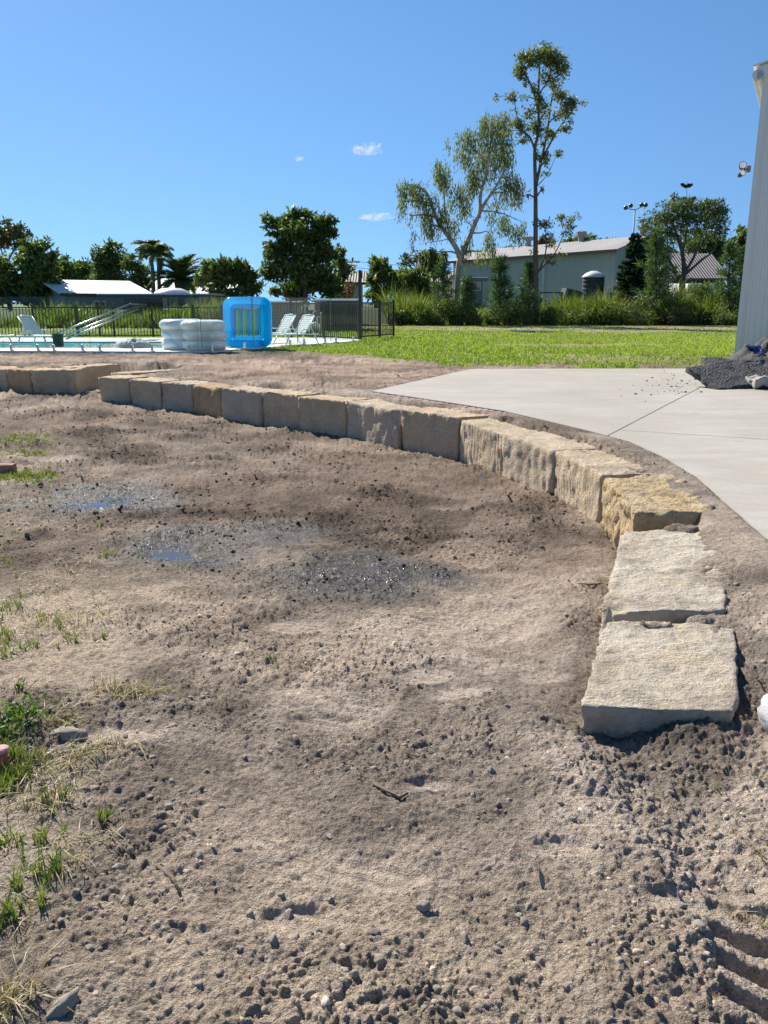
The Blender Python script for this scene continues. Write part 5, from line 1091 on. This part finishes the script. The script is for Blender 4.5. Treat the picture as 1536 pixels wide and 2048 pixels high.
# shrubs in the grass strip
def shrub(label, px, py, Y, rx, ry, leaf, k=800, size=.12):
    c = PD(px, py, Y); t = empty('shrub', (c.x, c.y, .42)); s = Y/F*1.25; ns = 20; q = nr.randn(ns, 3); q /= np.linalg.norm(q, axis=1)[:, None]; q *= (nr.rand(ns)**.4)[:, None]; R3 = np.array([rx*s, rx*s*.8, ry*s]); cz = np.array([0,0,c.z-.42])
    sub_ = q*R3*.8; pos = cz+sub_[nr.randint(0, ns, k)]+nr.randn(k, 3)*R3*.2; pos[:, 2] = np.maximum(pos[:, 2], .02); V, Fc = leafs(pos, nr.randn(k, 3)+np.array([0,0,.3]), size*(.6+.8*nr.rand(k)), size*.5); obj('crown', npmesh('crown', V, Fc), M[leaf], t)
    m = MB()
    for j in range(7): m.tube([(0,0,-.05), Vector(cz+sub_[j])*.5+Vector((0,0,.05)), Vector(cz+sub_[j])], [.02,.014,.006], 5, False)
    m.build('trunk', M['bark_dark'], t); return tag(t, label, 'shrub', 'shrubs along the foot of the tall grass')
for q in (('small leafy shrub beside the pool gate', 800,632,40.9,16,13,'leaf_mid'),('bright low shrub under the left tall grass',845,630,40.8,22,14,'leaf_bright'),('dark shrub left of the weeping gum foot',880,622,41.0,24,20,'leaf_dark'),('dark shrub below the small young pine',930,628,40.9,20,18,'leaf_mid'),('wide dark shrub between the two gums',1015,622,41,34,24,'leaf_dark'),('twiggy dark shrub in front of the tall gum foot',1050,612,41,26,30,'leaf_dark'),('dark shrub right of the tall gum',1110,630,40.9,24,16,'leaf_dark'),('low shrub in front of the water tank',1165,632,40.8,26,14,'leaf_mid'),('grey-green shrub under the layered pine',1230,625,40.8,30,20,'leaf_mid'),('grey-green shrub left of the bright young pine foot',1285,620,40.8,24,22,'leaf_silver'),('leafy bush rising out of the tall grass below the white van',1400,575,43.5,22,14,'leaf_bright'),('dark shrub at the right end of the tall grass',1440,635,40.9,36,12,'leaf_dark'),('brownish shrub below the spreading tree',1350,632,40.8,30,14,'leaf_olive'),('dark shrub filling the grass foot left of the steel shed',1480,630,41,26,16,'leaf_dark')): shrub(*q)
shrub('reddish-topped reed clump right of the large dark tree', 700,585,38,12,22,'leaf_red',300)

# ------------------------------------------------------------------ buildings behind
simple('wall_cream', (.58,.53,.42), (.50,.46,.37), .7, .5); simple('wall_bluegrey', (.20,.24,.27), (.16,.19,.22), .7, 1); simple('roof_white', (.66,.65,.63), (.55,.54,.53), .5, .4, wave=('X', 1.6, .04)); simple('roof_tin', (.42,.39,.36), (.30,.275,.26), .55, .35, wave=('X', 1.3, .05)); simple('wall_green', (.43,.465,.41), (.38,.415,.37), .5, .3, wave=('X', 1.6, .03)); simple('roof_brown', (.24,.20,.18), (.17,.14,.13), .7, .6, wave=('X', 1.6, .05)); simple('window_glass', (.03,.04,.05), None, .08, 3, spec=.8); simple('fascia_dark', (.05,.05,.05), None, .6, 3); simple('shade_dark', (.07,.07,.075), None, .8, 3); simple('trim_white', (.74,.74,.73), None, .5, 3)
def quad_solid(name, a, b, c, d, th, mat, parent, o0):
    q = [Vector(x)-o0 for x in (a,b,c,d)]; nrm = (q[1]-q[0]).cross(q[3]-q[0]).normalized()*th; m = MB(); m.add(q+[x-nrm for x in q], [(0,1,2,3),(7,6,5,4),(0,4,5,1),(1,5,6,2),(2,6,7,3),(3,7,4,0)]); return m.build(name, mat, parent)
def gable(name, label, A, B, dep, ze, zr, wall, roof, z0=.4, over=.4, windows=(), cat='building', axis=None):
    # A->B: the front eave wall, seen from the yard
    A, B = Vector(A), Vector(B); L_ = (B-A).length; ang = math.atan2(B.y-A.y, B.x-A.x); t = empty(name, (A.x, A.y, z0), ang); h, r = ze-z0, zr-z0; m = MB()
    m.add([(0,0,0),(L_,0,0),(L_,dep,0),(0,dep,0),(0,0,h),(L_,0,h),(L_,dep,h),(0,dep,h),(0,dep/2,r),(L_,dep/2,r)], [(0,1,5,4),(2,3,7,6),(1,2,6,9,5),(3,0,4,8,7)]); w = m.build('wall', wall, t); k = over*(r-h)/(dep/2)
    for s in (0, 1):
        y0, y1 = (-over, dep/2) if s == 0 else (dep+over, dep/2)
        q = [(-over,y0,h-k+.05),(L_+over,y0,h-k+.05),(L_+over,y1,r+.05),(-over,y1,r+.05)]
        quad_solid('roof', *(q if s == 0 else q[::-1]), .06, roof, t, Vector((0,0,0)))
    m = MB(); m.box((L_/2,-over-.03,h-k-.03), (L_+2*over,.06,.16)); m.build('gutter', M['fascia_dark'], t)
    for x0, x1, za, zb in windows:
        m = MB(); m.box(((x0+x1)/2,-.02,(za+zb)/2-z0), (x1-x0,.06,zb-za)); wd = m.build('window', M['trim_white'], t); m = MB(); m.box(((x0+x1)/2,-.06,(za+zb)/2-z0), (x1-x0-.14,.02,zb-za-.14)); m.build('pane', M['window_glass'], wd)
    return tag(t, label, cat)
def xy(px, Y): return (PD(px, 600, Y).x, Y)
ls = gable('long_shed', 'long pale green steel shed with weathered tin roof behind the gums', xy(905,61.5), xy(1226,48), 4.6, 4.55, 5.3, M['wall_green'], M['roof_tin'], over=.3)
for x, z in ((.93,.0),(.52,.0)):
    m = MB(); m.tube([(x*19,-.12,0),(x*19,-.12,4.0)], .05, 8); m.build('downpipe', M['trim_white'], ls)
for x in (5.5, 10.5, 15.5):
    m = MB(); m.lathe([(.18,0),(.18,.35),(.34,.4),(.34,.6),(.001,.72)], 12, (x,2.3,5.0-.1)); m.build('roof_vent', M['roof_tin'], ls)
gable('white_roofed_shed', 'low blue-grey shed with white metal roof at the left', xy(130,47), xy(290,50), 6, 2.15, 2.85, M['wall_bluegrey'], M['roof_white'], over=.4, windows=((1.6,2.3,1.0,1.7),))
gable('cream_house', 'cream house with pale roof behind the palms', xy(290,68), xy(452,68), 9, 2.3, 3.55, M['wall_cream'], M['roof_white'], over=.6, windows=((2,3.2,1.0,2.0),(4.5,5.6,1.0,2.0)))
gable('grey_roofed_house', 'house with corrugated dark grey roof behind the spreading tree', xy(1335,58), xy(1442,58), 7, 3.35, 5.0, M['shade_dark'], M['roof_brown'], over=.4, windows=((1,1.9,1.5,2.5),(2.6,3.2,1.5,2.5)))
gable('brown_roofed_house', 'small house roof glimpsed right of the large dark tree', xy(655,62), xy(722,62), 6, 3.1, 3.9, M['wall_cream'], M['roof_brown'], over=.4)
gable('green_roofed_house', 'low pale house left of the weeping gum trunk', xy(838,66), xy(905,66), 6, 3.2, 4.0, M['wall_cream'], M['roof_brown'], over=.4)
# carport with flat roof and skylight dome
a, b = PD(195,590,43), PD(430,590,43); t = empty('carport', ((a.x+b.x)/2, 43, .4)); w = b.x-a.x; m = MB(); m.box((0,2,1.60), (w,4.4,.10)); rf = m.build('roof', M['roof_white'], t); m = MB(); m.box((0,-.23,1.50), (w,.05,.14)); m.build('fascia', M['fascia_dark'], rf)
m = MB(); m.lathe([(.95,1.66),(.85,1.80),(.5,1.93),(.001,1.97)], 20, (.3,2,0)); m.build('skylight_dome', M['trim_white'], t, True)
for x in (-.48,-.2,.1,.45):
    m = MB(); m.box((x*w,0,.78), (.09,.09,1.56)); m.build('post', M['fascia_dark'], t)
m = MB(); m.box((-w*.3,3.9,.75), (w*.36,.1,1.5)); m.build('rear_wall', M['shade_dark'], t); tag(t, 'flat-roofed carport with white skylight dome beyond the pool fence', 'carport')
# water tank, caravan, table, van, trailer
p_ = PD(1185,590,46); t = empty('water_tank', (p_.x, 46, 1.18)); m = MB(); m.lathe([(.58,0),(.58,1.75)], 28); tb = m.build('tank_wall', M['shade_dark'], t, True)
for z in np.arange(.2, 1.7, .22):
    m = MB(); m.lathe([(.575,z),(.598,z+.02),(.598,z+.06),(.575,z+.08)], 28); m.build('rib', M['shade_dark'], tb, True)
m = MB(); m.lathe([(.62,1.75),(.62,1.80),(.4,1.98),(.15,2.08),(.001,2.09)], 28); m.build('tank_lid', M['trim_white'], t, True); tag(t, 'dark round water tank with white domed lid', 'water tank')
p_ = PD(950,580,50); t = empty('caravan', (p_.x, 50, 1.18)); m = MB(); m.box((0,1,1.0), (1.65,2,1.75)); m.build('body', M['wall_bluegrey'], t, bevel=.08); m = MB(); m.box((-.1,-.04,1.35), (.9,.06,.5)); wd = m.build('window', M['trim_white'], t); m = MB(); m.box((-.1,-.08,1.35), (.78,.02,.4)); m.build('pane', M['window_glass'], wd); m = MB(); m.box((.62,-.03,.95), (.38,.05,1.4)); m.build('door', M['wall_green'], t)
for x in (-.5, .4):
    m = MB(); m.tube([(x,.2,.18),(x,.4,.18)], .2, 14); m.build('wheel', M['shade_dark'], t)
tag(t, 'blue-grey site caravan with a white framed window under the weeping gum', 'caravan')
p_ = PD(1103,590,45); t = empty('work_table', (p_.x, 45, 1.0)); m = MB(); m.box((0,.4,1.12), (1.3,.8,.05)); m.build('tabletop', M['shade_dark'], t)
for x in (-.58,.58):
    for y in (.05,.75): m = MB(); m.box((x,y,.55), (.06,.06,1.1)); m.build('leg', M['shade_dark'], t)
m = MB(); m.box((0,.4,.5), (1.2,.7,.04)); m.build('shelf', M['shade_dark'], t); tag(t, 'dark work table behind the grass right of the tall gum', 'table')
p_ = PD(1408,575,53); t = empty('white_van', (p_.x, 53, .75)); m = MB(); m.add([(-.95,0,.4),(.95,0,.4),(.95,4.4,.4),(-.95,4.4,.4),(-.95,-.05,1.1),(.95,-.05,1.1),(.95,4.4,1.1),(-.95,4.4,1.1),(-.85,.55,2.0),(.85,.55,2.0),(.85,4.3,2.1),(-.85,4.3,2.1)], [(0,1,5,4),(1,2,6,5),(2,3,7,6),(3,0,4,7),(4,5,9,8),(5,6,10,9),(6,7,11,10),(7,4,8,11),(8,9,10,11),(3,2,1,0)]); m.build('body', M['trim_white'], t, bevel=.06)
m = MB(); m.add([(-.78,.02,1.2),(.78,.02,1.2),(.72,.5,1.9),(-.72,.5,1.9)], [(0,1,2,3)]); m.build('windscreen', M['window_glass'], t)
for x in (-.7,.7): m = MB(); m.box((x,-.06,.85), (.3,.06,.16)); m.build('headlight', M['lamp_glass'], t)
for x in (-.85,.85):
    for y in (.7,3.6): m = MB(); m.tube([(x-.1,y,.32),(x+.1,y,.32)], .32, 16); m.build('wheel', M['shade_dark'], t)
tag(t, 'white van parked in front of the dark grey roofed house', 'van')
p_ = PD(1146,590,44.5); t = empty('trailer', (p_.x, 44.5, 1.0)); m = MB(); m.box((0,.5,.95), (.9,1.2,.6), Vector((0,0,1)).rotation_difference(Vector((.25,0,1))).to_matrix()); m.build('tray', M['shade_dark'], t); m = MB(); m.tube([(0,.1,0),(0,.1,.7)], .03, 6); m.build('jockey_stand', M['shade_dark'], t); m = MB(); m.tube([(-.5,.5,.3),(-.38,.5,.3)], .3, 14); m.build('wheel', M['shade_dark'], t); tag(t, 'dark tipped trailer left of the water tank', 'trailer')
p_ = PD(1240,590,47); t = empty('picket_fence', (p_.x-1.6, 47, 1.18))
for i in range(22): m = MB(); m.box((i*.15,0,.6), (.09,.02,1.2)); m.build('picket', M['trim_white'], t)
for z in (.3,.95): m = MB(); m.box((1.58,.03,z), (3.3,.03,.08)); m.build('rail', M['trim_white'], t)
tag(t, 'low white fence right of the water tank', 'fence')
# poles
simple('pole_wood', (.13,.115,.10), None, .9, 4)
def pole(label, px, top, Y, cross=True):
    p = PD(px, top, Y); t = empty('power_pole', (p.x, Y, .4)); m = MB(); m.tube([(0,0,0),(0,0,p.z-.4)], [.16,.11], 8); m.build('shaft', M['pole_wood'], t, True); m = MB(); m.box((0,0,p.z-.9), (1.6,.1,.12)); ca = m.build('crossarm', M['pole_wood'], t)
    for x in (-.7,-.25,.25,.7): m = MB(); m.lathe([(.04,0),(.06,.05),(.04,.14),(.001,.15)], 8, (x,0,p.z-.84)); m.build('insulator', M['trim_white'], ca)
    tag(t, label, 'pole'); return Vector((p.x, Y, p.z-.7))
w1 = pole('far power pole right of the large dark tree', 705, 515, 95); w2 = pole('far power pole behind the long shed', 1043, 486, 100)
for lab, off_ in (('sagging power line from pole to pole, upper wire', .3),('sagging power line from pole to pole, lower wire', -.3)):
    m = MB(); m.tube([w1.lerp(w2, i/12)+Vector((off_,0,-1.1*4*(i/12)*(1-i/12)+off_-.0))-w1 for i in range(13)], .022, 5); tag(m.build('power_line', M['fascia_dark'], None, loc=w1), lab, 'wire')
p = PD(1270,420,62); t = empty('floodlight_mast', (p.x, 62, .4)); m = MB(); h = p.z-.4; m.tube([(0,0,0),(0,0,h)], [.09,.05], 8); m.build('shaft', M['roof_grey'], t, True)
m = MB(); m.tube([(-.68,0,h+.12),(0,0,h),(.68,0,h+.32)], .035, 6); arm = m.build('arm', M['roof_grey'], t)
for x, z in ((-.7,.16),(-.35,.3),(.42,.36),(.72,.34)):
    m = MB(); m.lathe([(.06,-.10),(.16,.02),(.16,.06),(.001,.07)], 12); m.build('lamp_head', M['lamp_dark'], t, loc=(x,-.05,h+z), rot=(math.radians(115),0,0))
tag(t, 'tall mast with four floodlights above the layered pine', 'mast')
# manhole-like dark sheet on the lawn
p_ = P(1072,663,.52); tag(MB().box((0,0,.03), (1.6,1.4,.05)).build('plate', M['shade_dark'], None, bevel=.01, loc=p_+Vector((0,0,-.02)), rot=(0,.03,.2)), 'dark flat sheet lying on the lawn before the tall gum', 'sheet')
# ------------------------------------------------------------------ clouds
n = N('cloud'); v = n.coords('Object'); f = n.noise(v, .022, 6, .65, .4); tc = n.new('ShaderNodeTexCoord'); 
pv = n.new('ShaderNodeVolumePrincipled'); pv.inputs['Color'].default_value = (1,1,1,1); pv.inputs['Anisotropy'].default_value = .3
dn = n.ramp(f, [(.50, (0,0,0)), (.68, (1,1,1))]); n.link(n.math('MULTIPLY', dn, .05), pv.inputs['Density']); n.link(pv.outputs[0], n.out.inputs['Volume']); M['cloud'] = n.m
for i, (lab, px, py, rx, ry) in enumerate((('small white cloud wisp, uppermost and largest', 738,298,30,11),('tiny white cloud puff, leftmost of the three', 600,314,11,8),('flat white cloud streak, lowest of the three', 755,433,36,7))):
    Yc = 3000; s = Yc/F; c = PD(px, py, Yc); bm = bmesh.new(); bmesh.ops.create_icosphere(bm, subdivisions=4, radius=1)
    for v_ in bm.verts:
        d = v_.co.copy(); k = 1+.35*mnoise.fractal(d*1.6+Vector((i*9,0,0)), 1, 2, 4); v_.co = Vector((d.x*rx*s*k, d.y*rx*s*.6*k, d.z*ry*s*k))
    me = bpy.data.meshes.new('cloud'); bm.to_mesh(me); bm.free(); tag(obj('cloud', me, M['cloud'], loc=c), lab, 'cloud')
